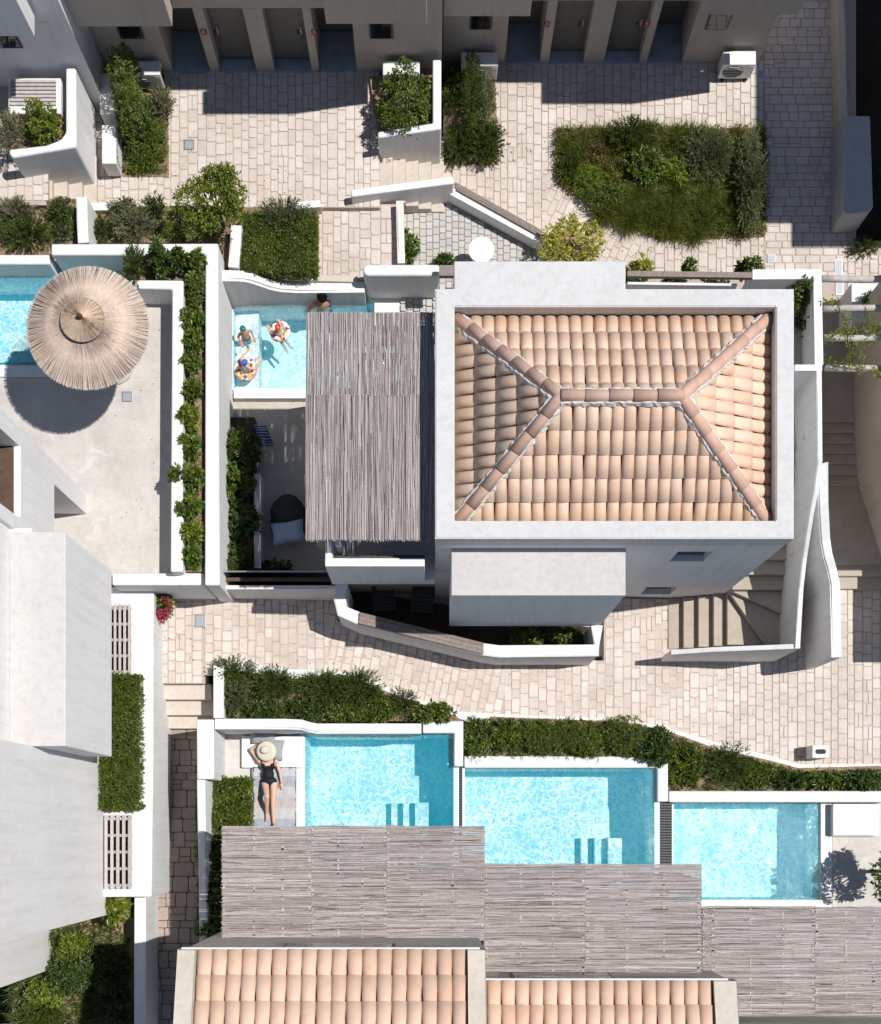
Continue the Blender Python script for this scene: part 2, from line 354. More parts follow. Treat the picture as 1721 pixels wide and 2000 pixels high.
def glassmat():
    m, nt, b = newmat('clear_glass'); nt.nodes.remove(b)
    tr = N(nt, 'ShaderNodeBsdfTransparent'); tr.inputs[0].default_value = (.78, .86, .88, 1)
    gl = N(nt, 'ShaderNodeBsdfGlossy'); gl.inputs['Roughness'].default_value = .03
    fr = N(nt, 'ShaderNodeFresnel'); mx = N(nt, 'ShaderNodeMixShader')
    nt.links.new(fr.outputs[0], mx.inputs[0]); nt.links.new(tr.outputs[0], mx.inputs[1]); nt.links.new(gl.outputs[0], mx.inputs[2])
    nt.links.new(mx.outputs[0], nt.nodes['Material Output'].inputs['Surface']); return m
M.glass = glassmat()
def stripes(name, cols, axis, scale):
    m, nt, b = newmat(name)
    s = N(nt, 'ShaderNodeSeparateXYZ'); nt.links.new(geopos(nt), s.inputs[0])
    k = N(nt, 'ShaderNodeMath', operation='MULTIPLY'); nt.links.new(s.outputs[axis], k.inputs[0]); k.inputs[1].default_value = scale
    f = N(nt, 'ShaderNodeMath', operation='FRACT'); nt.links.new(k.outputs[0], f.inputs[0])
    r = ramp(nt, [(i/len(cols), (*c, 1)) for i, c in enumerate(cols)], 'CONSTANT'); nt.links.new(f.outputs[0], r.inputs[0])
    nt.links.new(r.outputs[0], b.inputs['Base Color']); b.inputs['Roughness'].default_value = .9; b.inputs['Specular IOR Level'].default_value = .15
    bump(nt, b, noise(nt, 7, 3), .6, .03); return m
M.towel = stripes('striped_towel', [(.60, .63, .69), (.76, .76, .77), (.72, .67, .66), (.75, .74, .75)], 1, 1.05)
M.bluetowel = stripes('blue_striped_towel', [(.015, .05, .15), (.42, .50, .62), (.03, .12, .30), (.5, .56, .66)], 1, 9.0)
def floatmat():
    m, nt, b = newmat('printed_vinyl')
    v = N(nt, 'ShaderNodeTexVoronoi'); v.inputs['Scale'].default_value = 15; nt.links.new(geopos(nt), v.inputs['Vector'])
    s = N(nt, 'ShaderNodeSeparateColor'); nt.links.new(v.outputs['Color'], s.inputs[0])
    r = ramp(nt, [(0, (.75, .72, .68)), (.34, (.75, .42, .05)), (.52, (.45, .05, .09)), (.66, (.78, .74, .7)), (.8, (.18, .06, .25)), (.9, (.6, .33, .25))], 'CONSTANT'); nt.links.new(s.outputs[0], r.inputs[0])
    nt.links.new(r.outputs[0], b.inputs['Base Color']); b.inputs['Roughness'].default_value = .3; return m
M.float = floatmat()
# ------------------------------------------------------------------ paving
def struct(o): return tag(o, kind='structure')
def proj(p): return NX+p[0]*CF/(CH-p[2]), NY-p[1]*CF/(CH-p[2])
HIDE = [(850, 512, 1552, 1225), (597, 612, 850, 1140), (400, 475, 860, 770), (0, 495, 430, 1142), (1088, 255, 1490, 440),
        (430, 820, 660, 1150), (472, 410, 615, 520), (180, 80, 320, 330), (740, 140, 862, 330), (870, 110, 965, 300), (1305, 1165, 1565, 1290)]
def visible(p):
    a, b = proj(p)
    if not (-8 < a < 1729 and -8 < b < 2008): return False
    return not any(x0 < a < x1 and y0 < b < y1 for x0, y0, x1, y1 in HIDE)
def paver_mesh(k):
    rr = random.Random(100+k); j = lambda s=.03: rr.uniform(-s, s)
    c = [(-.5+abs(j()), -.5+abs(j())), (.5-abs(j()), -.5+abs(j())), (.5-abs(j()), .5-abs(j())), (-.5+abs(j()), .5-abs(j()))]
    # rounded, slightly irregular outline of eight points
    ring = []
    for i, (x, y) in enumerate(c):
        px, py = c[i-1]; nx, ny = c[(i+1) % 4]; t = .10+abs(j(.05))
        ring.append((x+(px-x)*t*.8, y+(py-y)*t*.8)); ring.append((x+(nx-x)*t*.8, y+(ny-y)*t*.8))
    bm = bmesh.new()
    lo = [bm.verts.new((x, y, -1)) for x, y in ring]
    mi = [bm.verts.new((x, y, -.22)) for x, y in ring]
    hi = [bm.verts.new((x*.95, y*.95, 0)) for x, y in ring]
    for a, b in ((lo, mi), (mi, hi)):
        for i in range(8):
            q = (i+1) % 8; bm.faces.new((a[i], a[q], b[q], b[i]))
    bm.faces.new(hi)
    me = bpy.data.meshes.new('paver'); bm.to_mesh(me); bm.free(); return me
PM = [paver_mesh(k) for k in range(6)]
def pave(base, x0, x1, y0, y1, zf, mat, along='Y', wr=(.145, .225), lr=(.19, .37), ang=0.0, tilt=0.0, inside=None, gap=.010, name='paver', nmax=300, seed=1, lift=0.0):
    rr = random.Random(seed); cells = []
    cx, cyy = (x0+x1)/2, (y0+y1)/2; ca, sa = math.cos(ang), math.sin(ang)
    U0, U1, V0, V1 = x0-cx, x1-cx, y0-cyy, y1-cyy
    if ang: g = .25*max(x1-x0, y1-y0)+.3; U0 -= g; U1 += g; V0 -= g; V1 += g
    if along == 'X': U0, U1, V0, V1 = V0, V1, U0, U1
    u = U0
    while u < U1:
        w = rr.uniform(*wr); w = min(w, max(U1-u, .12)); v = V0-rr.uniform(0, lr[1])
        while v < V1:
            l = rr.uniform(*lr)
            if rr.random() < .14 and w > .19:
                k = rr.uniform(.35, .65)*w
                cells.append((u, u+k, v, v+l)); cells.append((u+k, u+w, v, v+l))
            else: cells.append((u, u+w, v, v+l))
            v += l
        u += w
    out = []
    for a, b, c, d in cells:
        c, d = max(c, V0), min(d, V1)
        if d-c < .07: continue
        um, vm = (a+b)/2, (c+d)/2
        if along == 'X': um, vm = vm, um
        X, Y = cx+um*ca-vm*sa, cyy+um*sa+vm*ca
        if not (x0 <= X <= x1 and y0 <= Y <= y1): continue
        if inside and not inside(X, Y): continue
        sx, sy = (b-a-gap, d-c-gap) if along == 'Y' else (d-c-gap, b-a-gap)
        if sx < .04 or sy < .04: continue
        out.append((X, Y, zf(X)+lift+rr.uniform(-.0025, .0025), sx, sy, rr.randrange(6), rr.choice((0, math.pi))))
    vis = sorted([q for q in out if visible(q)], key=lambda q: -q[3]*q[4]); hid = [q for q in out if not visible(q)]
    for me in PM:
        pass
    for X, Y, Z, sx, sy, k, fl in vis[:nmax]:
        me = bpy.data.meshes.get('paver_%s_%d' % (mat.name, k))
        if me is None:
            me = PM[k].copy(); me.name = 'paver_%s_%d' % (mat.name, k); me.materials.append(mat)
        o = bpy.data.objects.new(name, me); COL.objects.link(o); o.parent = base
        o.location = (X, Y, Z); o.scale = (sx, sy, .028); o.rotation_euler = (0, tilt, ang+fl)
    rest = vis[nmax:]+hid
    if rest:
        bm = bmesh.new()
        for X, Y, Z, sx, sy, k, fl in rest:
            n0 = len(bm.verts); bm.from_mesh(PM[k]); bm.verts.ensure_lookup_table()
            mt = Matrix.Translation((X, Y, Z)) @ Euler((0, tilt, ang+fl)).to_matrix().to_4x4() @ Matrix.Diagonal((sx, sy, .028, 1))
            for v in bm.verts[n0:]: v.co = mt @ v.co
        o = bmdone(bm, name+'_field', mat, base); o['kind'] = 'stuff'
def slab(name, x0, x1, y0, y1, z0, z1, mat): return struct(box(name, x0, x1, y0, y1, z0, z1, mat, bev=0))
GZ = -3.2
# ground sheet
struct(box('ground', -90, 90, -90, 90, GZ-.5, GZ, M.darksoil, bev=0))
TH = .016
flat = lambda z: (lambda X: z)
# upper plazas
b = slab('plaza', P(112, 0, .85).x, P(742, 0, .85).x, P(0, 405, .85).y, 18.5, GZ, .85-TH, M.joint)
pave(b, P(112, 0, .85).x, P(742, 0, .85).x, P(0, 405, .85).y, P(0, 138, .85).y, flat(.85), M.paver, seed=3)
b = slab('upper_walkway', -14, P(112, 0, .85).x-.003, P(0, 400, 1.7).y, 18.5, GZ, 1.7-TH, M.joint)
pave(b, P(-20, 0, 1.7).x, P(112, 0, .85).x-.01, P(0, 392, 1.7).y, P(0, 230, 1.7).y, flat(1.7), M.paver, seed=4)
xs = P(866, 0, 0).x; xl = P(1492, 0, 0).x; xr = P(1646, 0, 0).x
b = slab('courtyard', xs, xl, 8.5, 19, GZ, -TH, M.joint)
diag = lambda X, Y: Y > 13.98-(X-.3)*.60 or X > 3.2
pave(b, xs, xl, P(0, 545, 0).y, P(0, 118, 0).y, flat(0), M.paver, seed=5, inside=lambda X, Y: diag(X, Y) and not (2.6 < X < 4.6 and 11.9 < Y < 14.6-(X-2.6)*.35 and Y < 15.4-(X-1.2)*.75))
pave(b, 2.2, 4.9, P(0, 545, 0).y, 14.4, flat(0), M.paver, seed=6, ang=-.45, lift=-.004, inside=lambda X, Y: 2.5 < X < 4.7 and Y < 14.7-(X-2.6)*.35 and Y > 13.98-(X-.3)*.6)
b = slab('lane', xl+.003, xr+.3, 10.5, 19, GZ, -TH, M.joint)
pave(b, xl+.01, xr+.1, P(0, 545, 0).y, P(0, -20, 0).y, flat(0), M.paver, along='X', seed=7)
b = slab('lane_end', xr+.303, 12.5, P(0, 606, 0).y, P(0, 470, 0).y, GZ, -TH-.002, M.joint)
pave(b, xr+.11, 10.4, P(0, 600, 0).y, P(0, 498, 0).y, flat(0), M.paver, seed=8)
# small patio between plaza and pool, and the cobbled yard
xd0, xd1 = P(612, 0, .7).x, P(778, 0, .7).x
b = slab('patio', xd0, xd1, P(0, 550, .7).y, P(0, 398, .7).y, GZ, .7-TH, M.joint)
pave(b, xd0, xd1, P(0, 548, .7).y, P(0, 400, .7).y, flat(.7), M.paver, seed=9, wr=(.16, .24))
xe0, xe1 = P(782, 0, .1).x, P(1075, 0, .1).x
b = struct(prism('cobbled_yard', [(776, 386), (886, 384), (1064, 474), (1064, 560), (776, 560)], GZ, .1-TH, M.cobjoint, bev=0))
pave(b, xe0, xe1, 11.2, P(0, 388, .1).y, flat(.1), M.cobble, wr=(.135, .15), lr=(.13, .19), seed=10, gap=.012, name='cobble', inside=lambda X, Y: Y < 13.98-(X-.3)*.60-.1)
# lower path: slopes down towards the right, then level
SL = .1117; XA, XB = -5.06, 6.58
zp = lambda X: 0.0 if X < XA else (-(X-XA)*SL if X < XB else -(XB-XA)*SL)
tl = math.atan(SL)
def slopeslab(name, xa, xb, y0, y1, mat):
    bm = bmesh.new(); prism_bm(bm, [(xa, y0), (xb, y0), (xb, y1), (xa, y1)], GZ, [zp(xa)-TH, zp(xb)-TH, zp(xb)-TH, zp(xa)-TH])
    return struct(bmdone(bm, name, mat))
ya, yb = P(0, 1505, -1.3).y, 5.32
X1, X2 = P(640, 0, -.2).x, P(985, 0, -.8).x
b = slab('path_head', P(308, 0, 0).x, XA, P(0, 1335, 0).y, yb, GZ, -TH, M.joint)
pave(b, P(312, 0, 0).x, XA, P(0, 1335, 0).y, yb, flat(0), M.paver, seed=11, wr=(.15, .225))
PN = [P(658, 1160, -.2), P(660, 1212, -.2), P(700, 1228, -.2), P(945, 1290, -.75), P(1180, 1290, -1.0), P(1180, 1170, -1.0)]
PS = [P(1420, 1505, -1.3), P(1300, 1432, -1.15), P(1190, 1416, -1.05), P(1000, 1410, -.8), P(890, 1402, -.65), P(765, 1362, -.5), P(690, 1330, -.4), P(560, 1320, -.2), P(430, 1312, 0)]
poly = [(XA+.002, PS[-1].y), (XA+.002, yb), (PN[0].x, yb)]+[(q.x, q.y) for q in PN[1:-1]]+[(PN[-1].x, yb), (XB, yb), (XB, ya)]+[(q.x, q.y) for q in PS[:-1]]
poly = [q for q in poly if q[0] <= XB+.001]
def inpoly(x, y, pg):
    c = False; n = len(pg)
    for i in range(n):
        (xa, ya_), (xb, yb_) = pg[i], pg[(i+1) % n]
        if (ya_ > y) != (yb_ > y) and x < (xb-xa)*(y-ya_)/(yb_-ya_)+xa: c = not c
    return c
onpath = lambda X, Y: inpoly(X, Y, poly)
bm = bmesh.new(); prism_bm(bm, poly, GZ, [zp(q[0])-TH for q in poly]); b = struct(bmdone(bm, 'path', M.joint))
pave(b, XA, X1, 2.6, yb, zp, M.paver, tilt=tl, seed=12, wr=(.15, .225), inside=onpath)
pave(b, X1-.1, X2+.1, 2.0, yb, zp, M.paver, tilt=tl, ang=-.2, seed=13, lift=-.004, wr=(.15, .225), inside=lambda X, Y: X1 < X < X2 and onpath(X, Y))
pave(b, X2, XB, 1.6, yb, zp, M.paver, tilt=tl, seed=14, wr=(.15, .225), nmax=260, inside=onpath)
b = slab('path_end', XB+.002, 12.5, ya, 6.0, GZ, -1.3-TH, M.joint)
pave(b, XB, 10.6, ya, P(0, 1108, -1.3).y, flat(-1.3), M.paver, seed=15, wr=(.15, .225))
# alley
zal = -.95
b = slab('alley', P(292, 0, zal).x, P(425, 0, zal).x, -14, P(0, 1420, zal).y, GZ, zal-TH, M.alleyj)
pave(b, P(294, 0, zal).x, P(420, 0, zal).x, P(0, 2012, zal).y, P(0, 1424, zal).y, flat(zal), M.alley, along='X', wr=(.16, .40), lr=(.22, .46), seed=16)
# steps down to the alley
st = thing('stair', 'three broad pale steps going down from the path into the narrow alley', 'stair', P(355, 1380, -.4))
def child_box(name, parent, x0, x1, y0, y1, z0, z1, mat, bev=.012):
    l = parent.location; return box(name, x0-l.x, x1-l.x, y0-l.y, y1-l.y, z0-l.z, z1-l.z, mat, parent, bev)
ys = [P(0, 1334, 0).y, P(0, 1366, -.19).y, P(0, 1396, -.38).y, P(0, 1422, -.57).y]
for i in range(3):
    child_box('step', st, P(306, 0, -.3).x, P(414, 0, -.3).x, ys[i+1], ys[i]-.002, GZ, -.25*(i+1)+.02, M.stepw)
# terraces of cement
slab('umbrella_terrace', -14, P(345, 0, 1.25).x, P(0, 1125, 1.25).y, P(0, 737, 1.27).y, GZ, 1.25, M.conc)
slab('umbrella_terrace_side', P(232, 0, 1.25).x+.13, P(345, 0, 1.25).x, P(0, 737, 1.27).y+.002, 11.9, GZ, 1.249, M.conc)
slab('sunken_terrace', P(457, 0, -.1).x-.5, .1, 5.45, P(0, 775, -.1).y, GZ, -.1, M.concw)
slab('sunken_patio', P(640, 0, -1.2).x-.2, 4.5, 4.0, 5.44, GZ, -1.2, M.concw)
# ------------------------------------------------------------------ main house
HX0, HX1, HY0, HY1 = P(850, 0, 5.2).x, P(1551, 0, 5.2).x, P(0, 1052, 5.2).y, P(0, 564, 5.2).y
house = thing('house', 'white stucco house with a hipped terracotta tile roof behind a parapet', 'house', ((HX0+HX1)/2, (HY0+HY1)/2, -1.3))
def hb(name, x0, x1, y0, y1, z0, z1, mat=None, bev=.02, parent=house): return child_box(name, parent, x0, x1, y0, y1, z0, z1, mat or M.white, bev)
EX0, EX1, EY0, EY1 = P(888, 0, 5.2).x, P(1516, 0, 5.2).x, P(0, 1017, 5.2).y, P(0, 599, 5.2).y
# walls with two window openings on the south face
WN = [(4.72, 5.40, 3.05, 4.0), (4.70, 5.38, -.72, .2)]
t = .26
hb('wall', HX0+.01, HX1-.01, HY0+t, HY1, GZ, 4.60)
zc = GZ
hb('south_wall', HX0+.012, WN[0][0], HY0+.008, HY0+t-.002, GZ, 4.60, bev=0)
hb('south_wall', WN[0][1], HX1-.012, HY0+.008, HY0+t-.002, GZ, 4.60, bev=0)
for z0, z1 in ((GZ, WN[1][2]), (WN[1][3], WN[0][2]), (WN[0][3], 4.60)):
    hb('south_wall', WN[0][0]+.001, WN[0][1]-.001, HY0+.008, HY0+t-.002, z0, z1, bev=0)
for a, b_, c, d in WN:
    w = hb('window', a+.0, b_-.0, HY0+t-.10, HY0+t-.06, c, d, M.framed, .004)
    w2 = box('pane', a+.05-house.location.x, b_-.05-house.location.x, HY0+t-.13-house.location.y, HY0+t-.104-house.location.y, c+.05+1.3, d-.05+1.3, M.glassd, None, .003); w2.parent = w
# parapet as one ring
bm = bmesh.new()
def ring_bm(bm, o, i, z0, z1):
    O = [(o[0], o[2]), (o[1], o[2]), (o[1], o[3]), (o[0], o[3])]; I = [(i[0], i[2]), (i[1], i[2]), (i[1], i[3]), (i[0], i[3])]
    a = [bm.verts.new((*p, z1)) for p in O]; b = [bm.verts.new((*p, z1)) for p in I]
    c = [bm.verts.new((*p, z0)) for p in O]; d = [bm.verts.new((*p, z0)) for p in I]
    for k in range(4):
        j = (k+1) % 4
        bm.faces.new((a[k], a[j], b[j], b[k])); bm.faces.new((c[k], c[j], a[j], a[k])); bm.faces.new((b[k], b[j], d[j], d[k])); bm.faces.new((d[k], d[j], c[j], c[k]))
hl = house.location
ring_bm(bm, (HX0-hl.x, HX1-hl.x, HY0-hl.y, HY1-hl.y), (EX0-hl.x, EX1-hl.x, EY0-hl.y, EY1-hl.y), 4.598+1.3, 5.2+1.3)
bmesh.ops.bevel(bm, geom=[e for e in bm.edges if abs(e.verts[0].co.z-6.5) < 1e-4 and abs(e.verts[1].co.z-6.5) < 1e-4 and len(e.link_faces) == 2], offset=.02, segments=2, affect='EDGES')
bmdone(bm, 'parapet', M.roofpl, house)
hb('gutter_floor', EX0-.02, EX1+.02, EY0-.02, EY1+.02, 4.55, 4.615, M.membrane, 0)
p = P(887, 510, 5.18); q = P(1222, 564, 5.18)
hb('north_bay', p.x, q.x, HY1-.3, p.y, -.5, 5.185, M.roofpl, .02)
p = P(882, 1072, 4.3); q = P(1222, 1163, 4.3)
hb('south_bay', p.x+.004, q.x-.004, q.y+.004, HY0+.3, .4, 4.27, M.white, .015); hb('toned_bay_top', p.x, q.x, q.y, HY0+.006, 4.271, 4.3, M.baytop, .01)
# hip roof
RX0, RX1, RY0, RY1 = EX0+.05, EX1-.07, EY0+.05, EY1-.09; ZE, ZR = 4.78, 5.72
RM = P(0, 776, ZR).y; GX0, GX1 = P(1095, 0, ZR).x, P(1330, 0, ZR).x
roof = hb('roof', RX0, RX1, RY0, RY1, ZE-.09, ZE-.075, M.mortar, 0)
def loc_l(p): return (p[0]-hl.x, p[1]-hl.y, p[2]-hl.z)
bm = bmesh.new()
c = [bm.verts.new(loc_l(v)) for v in ((RX0, RY0, ZE-.06), (RX1, RY0, ZE-.06), (RX1, RY1, ZE-.06), (RX0, RY1, ZE-.06), (GX0, RM, ZR-.06), (GX1, RM, ZR-.06))]
for f in ((0, 1, 5, 4), (1, 2, 5), (2, 3, 4, 5), (3, 0, 4), (3, 2, 1, 0)): bm.faces.new([c[i] for i in f])
dk = bmdone(bm, 'roof_deck', M.pan, roof)
def tile_mesh(w, l, h, taper=.86, thick=.014, n=7):
    bm = bmesh.new(); rings = []
    for v, k, dz in ((0, 1.0, .012), (l, taper, 0.0)):
        outer = []
        for i in range(n):
            a = math.pi*i/(n-1)
            outer.append(bm.verts.new((-math.cos(a)*w/2*k, v, math.sin(a)*h*k+dz)))
        rings.append(outer)
    inner = []
    for i in range(n):
        a = math.pi*i/(n-1); inner.append(bm.verts.new((-math.cos(a)*(w/2-thick), 0.0, math.sin(a)*(h-thick)+.012)))
    ins2 = [bm.verts.new((v.co.x, .09, v.co.z-.004)) for v in inner]
    for i in range(n-1):
        bm.faces.new((rings[0][i], rings[0][i+1], rings[1][i+1], rings[1][i]))
        bm.faces.new((inner[i], inner[i+1], rings[0][i+1], rings[0][i]))
        bm.faces.new((ins2[i], ins2[i+1], inner[i+1], inner[i]))
    me = bpy.data.meshes.new('tile'); bm.normal_update(); bm.to_mesh(me); bm.free()
    for p in me.polygons[::]: p.use_smooth = True
    return me
def slope_tiles(parent, origin, u, v, ncol, nrow, sp, exp, me, mat, cuts, name='tile', jit=.006, seed=1, ploc=None):
    """origin: eave start; u: unit along eave; v: unit up the slope; cuts: list of (point, normal) keep side where dot>0"""
    rr = random.Random(seed); n = u.cross(v).normalized(); ploc = ploc or Vector((0, 0, 0))
    if me.materials[:] == []: me.materials.append(mat)
    for r in range(nrow):
        for c_ in range(ncol):
            o = origin+u*(sp*(c_+.5)+rr.uniform(-jit, jit))+v*(exp*r+rr.uniform(-jit, jit))+n*(.006*(r % 2))
            mt = Matrix((( u.x, v.x, n.x, o.x), (u.y, v.y, n.y, o.y), (u.z, v.z, n.z, o.z), (0, 0, 0, 1))) @ Matrix.Rotation(rr.gauss(0, .014), 4, 'Z') @ Matrix.Rotation(rr.gauss(0, .008), 4, 'X')
            pts = [mt @ Vector(q) for q in ((-sp/2, 0, 0), (sp/2, 0, 0), (-sp/2, exp, 0), (sp/2, exp, 0), (0, exp*.5, 0))]
            sd = [min((p-cp).dot(cn) for cp, cn in cuts) if cuts else 1 for p in pts]
            if max(sd) < .03: continue
            if min(sd) < -.01:
                bm = bmesh.new(); bm.from_mesh(me); inv = mt.inverted()
                for cp, cn in cuts:
                    g = bm.verts[:]+bm.edges[:]+bm.faces[:]
                    bmesh.ops.bisect_plane(bm, geom=g, plane_co=inv @ cp, plane_no=(inv.to_3x3() @ cn), clear_inner=True)
                if len(bm.faces) < 2: bm.free(); continue
                m2 = bpy.data.meshes.new('cut_tile'); bm.to_mesh(m2); bm.free(); m2.materials.append(mat)
            else: m2 = me
            ob = bpy.data.objects.new(name, m2); COL.objects.link(ob); ob.parent = parent
            ob.matrix_local = Matrix.Translation(-ploc) @ mt
TM = tile_mesh(.244, .47, .078)
V3 = Vector
def slopeframe(a, b, top):
    u = (b-a).normalized(); w = top-a; v = (w-u*w.dot(u)).normalized(); return u, v, (w-u*w.dot(u)).length
A, B, C_, D_ = V3((RX0, RY0, ZE)), V3((RX1, RY0, ZE)), V3((RX1, RY1, ZE)), V3((RX0, RY1, ZE)); G0, G1 = V3((GX0, RM, ZR)), V3((GX1, RM, ZR))
def hipcut(lo, hi, inside_pt):
    d = hi-lo; nrm = V3((-d.y, d.x, 0)).normalized()
    if (inside_pt-lo).dot(nrm) < 0: nrm = -nrm
    return (lo+nrm*.02, nrm)
ctr = {'s': (A+B+G0+G1)/4, 'n': (C_+D_+G0+G1)/4, 'e': (B+C_+G1)/3, 'w': (A+D_+G0)/3}
for key, a, b_, top, cuts, sd in (('s', A, B, G0, [(A, G0), (B, G1), (G0, G1)], 1), ('n', C_, D_, G0, [(C_, G1), (D_, G0), (G0, G1)], 2), ('e', B, C_, G1, [(B, G1), (C_, G1)], 3), ('w', D_, A, G0, [(D_, G0), (A, G0)], 4)):
    u, v, ln = slopeframe(a, b_, top); L = (b_-a).length; nc = round(L/.232); sp = L/nc; nr = math.ceil(ln/.43)
    slope_tiles(roof, a-v*.03, u, v, nc, nr, sp, .43, TM, M.tile, [hipcut(x, y, ctr[key]) for x, y in cuts], seed=sd, ploc=hl)
# mortar and ridge caps
def ridge_run(lo, hi, npc, name='ridge_tile', w=.24, h=.11, mat=M.ridge, up=.02, seed=0, hw=.21):
    rr = random.Random(seed); d = (hi-lo); L = d.length; v = d.normalized(); u = v.cross(V3((0, 0, 1))).normalized(); n = u.cross(v).normalized()
    if n.z < 0: n = -n; u = -u
    me = tile_mesh(w, L/npc*1.10, h, .84, .02)
    me.materials.append(mat)
    for k in range(npc):
        o = lo+v*(L/npc*k)+n*(up+rr.uniform(0, .012))+u*rr.uniform(-.008, .008)
        mt = Matrix(((u.x, v.x, n.x, o.x), (u.y, v.y, n.y, o.y), (u.z, v.z, n.z, o.z), (0, 0, 0, 1)))
        ob = bpy.data.objects.new(name, me); COL.objects.link(ob); ob.parent = roof; ob.matrix_local = Matrix.Translation(-hl) @ mt
    bm = bmesh.new(); rows = []
    m_ = int(L/.06)
    for i in range(m_+1):
        p = lo+v*(L*i/m_)
        row = []
        for f, dz in ((-1, -.06), (-.8, .03), (0, .06), (.8, .03), (1, -.06)):
            row.append(bm.verts.new(p+u*(f*hw*.8+(rr.uniform(-.022, .022) if f else 0))+n*(dz+rr.uniform(-.014, .014))-hl))
        rows.append(row)
    for r0, r1 in zip(rows, rows[1:]):
        for i in range(4): bm.faces.new((r0[i], r0[i+1], r1[i+1], r1[i]))
    bmdone(bm, 'mortar_bed', M.mortar, roof)
up = .05
for i, (a, b_) in enumerate(((A, G0), (B, G1), (C_, G1), (D_, G0))): ridge_run(a+V3((0, 0, up)), b_+V3((0, 0, up)), 7, seed=20+i)
ridge_run(G0+V3((0, 0, up+.02)), G1+V3((0, 0, up+.02)), 5, seed=30)
# ------------------------------------------------------------------ reed mats
def reeds(name, x0, x1, y0, y1, z, along, parent, seed, dia=.0145, pitch=.0115, layers=3, rag=.03, sag=.0):
    rr = np.random.default_rng(seed); n = 5
    A0, A1, B0, B1 = (x0, x1, y0, y1) if along == 'Y' else (y0, y1, x0, x1)
    V, F = [], []; base = 0
    for ly in range(layers):
        k = int((A1-A0)/pitch*(.92 if ly == 0 else .8)); t = np.linspace(A0, A1, k)+rr.normal(0, pitch*.55, k)
        for c in t:
            e0, e1 = B0-abs(rr.normal(0, rag)), B1+abs(rr.normal(0, rag*.4))
            cutp = [e0, e1] if rr.random() < .45 else [e0, e0+(e1-e0)*rr.uniform(.2, .8), e1]
            for s0, s1 in zip(cutp, cutp[1:]):
                if rr.random() < .05: continue
                r = dia/2*rr.uniform(.45, 1.35); dr = rr.normal(0, .02); c2 = c+rr.normal(0, .004); zz = z-ly*dia*1.05+rr.normal(0, .004); ln = s1-s0+.02
                nseg = max(2, int(ln/.4)); off = 0.0
                for q in range(nseg+1):
                    s = s0+ln*q/nseg; off += rr.normal(0, .0045); zq = zz+rr.normal(0, .003)
                    for a in range(n):
                        an = 2*math.pi*a/n; x = c2+off+dr*(q/nseg-.5)+math.cos(an)*r; zc_ = zq+math.sin(an)*r
                        V.append((x, s, zc_) if along == 'Y' else (s, x, zc_))
                for q in range(nseg):
                    for a in range(n):
                        b2 = (a+1) % n; o = base+q*n
                        F.append((o+a, o+b2, o+n+b2, o+n+a))
                base += n*(nseg+1)
    V = np.array(V)-np.array(parent.location); o = np_mesh(name, V, np.array(F), M.reed, parent); o['kind'] = 'stuff'; return o
per = thing('pergola', 'reed covered pergola on timber posts over the terrace beside the hip roofed house', 'pergola', P(720, 830, 2.6))
zm = 4.6
mx0, mx1 = P(598, 0, zm).x, HX0-.02
my0, my1, my2 = P(0, 1053, zm).y, P(0, 772, zm).y, P(0, 613, zm).y
split = mx0+(mx1-mx0)*.47
reeds('reed_mat', mx0, mx1+.015, my0, my1-.008, zm, 'Y', per, 1, rag=.02, pitch=.0100)
reeds('reed_mat', mx0+.02, mx1+.015, my1+.008, my2, zm+.004, 'Y', per, 2, rag=.02, pitch=.0100)
pl = per.location
for k, y in enumerate((my0+.25, (my0+my1)/2, my1, (my1+my2)/2, my2-.25)):
    box('beam', mx0+.06-pl.x, mx1-.0-pl.x, y-.05-pl.y, y+.05-pl.y, zm-.16-pl.z, zm-.045-pl.z, M.wood, per)
for x in (mx0+.12, (mx0+mx1)/2, mx1-.12):
    box('rafter', x-.05-pl.x, x+.05-pl.x, my0+.1-pl.y, my2-.1-pl.y, zm-.29-pl.z, zm-.165-pl.z, M.wood, per)
for x, y, zb in ((mx0+.12, my0+.3, 2.6), (mx0+.12, my1, 2.6), (mx0+.12, my2-.25, -.9), (mx1-.14, my2-.25, -.9)):
    box('post', x-.06-pl.x, x+.06-pl.x, y-.06-pl.y, y+.06-pl.y, zb-pl.z, zm-.295-pl.z, M.wood, per)
# upper terrace under the pergola
ut = thing('balcony', 'white balcony with a solid parapet beneath the south end of the pergola', 'balcony', P(740, 1100, 1.9))
uy0 = P(0, 1106, 3.8).y; ux0 = P(635, 0, 3.8).x
def cb(par, *a, **k): return child_box(par[0], par[1], *a, **k)
child_box('slab', ut, ux0, HX0-.004, uy0, my1+.2, 1.9, 2.3, M.white, .01)
child_box('parapet', ut, ux0, HX0-.2, uy0-.001, uy0+.16, 2.3, 3.8, M.white, .015)
child_box('parapet', ut, ux0-.001, ux0+.14, uy0+.161, my1+.2, 2.3, 3.75, M.white, .015)
child_box('rail', ut, ux0+.17, HX0-.2, uy0+.20, uy0+.27, 3.5, 3.56, M.framed, .01)
bn = thing('bench', 'slim grey blue bench on the balcony behind its parapet', 'bench', P(780, 1085, 2.3))
child_box('seat', bn, P(748, 0, 3.0).x, P(826, 0, 3.0).x, uy0+.34, uy0+.62, 2.72, 2.80, M.bluecush, .02)
for x in (P(752, 0, 3.0).x, P(818, 0, 3.0).x): child_box('leg', bn, x, x+.05, uy0+.36, uy0+.60, 2.3, 2.719, M.framed, .004)
lm = thing('lamp', 'small white box lamp at the corner of the balcony parapet', 'lamp', P(660, 1062, 3.75))
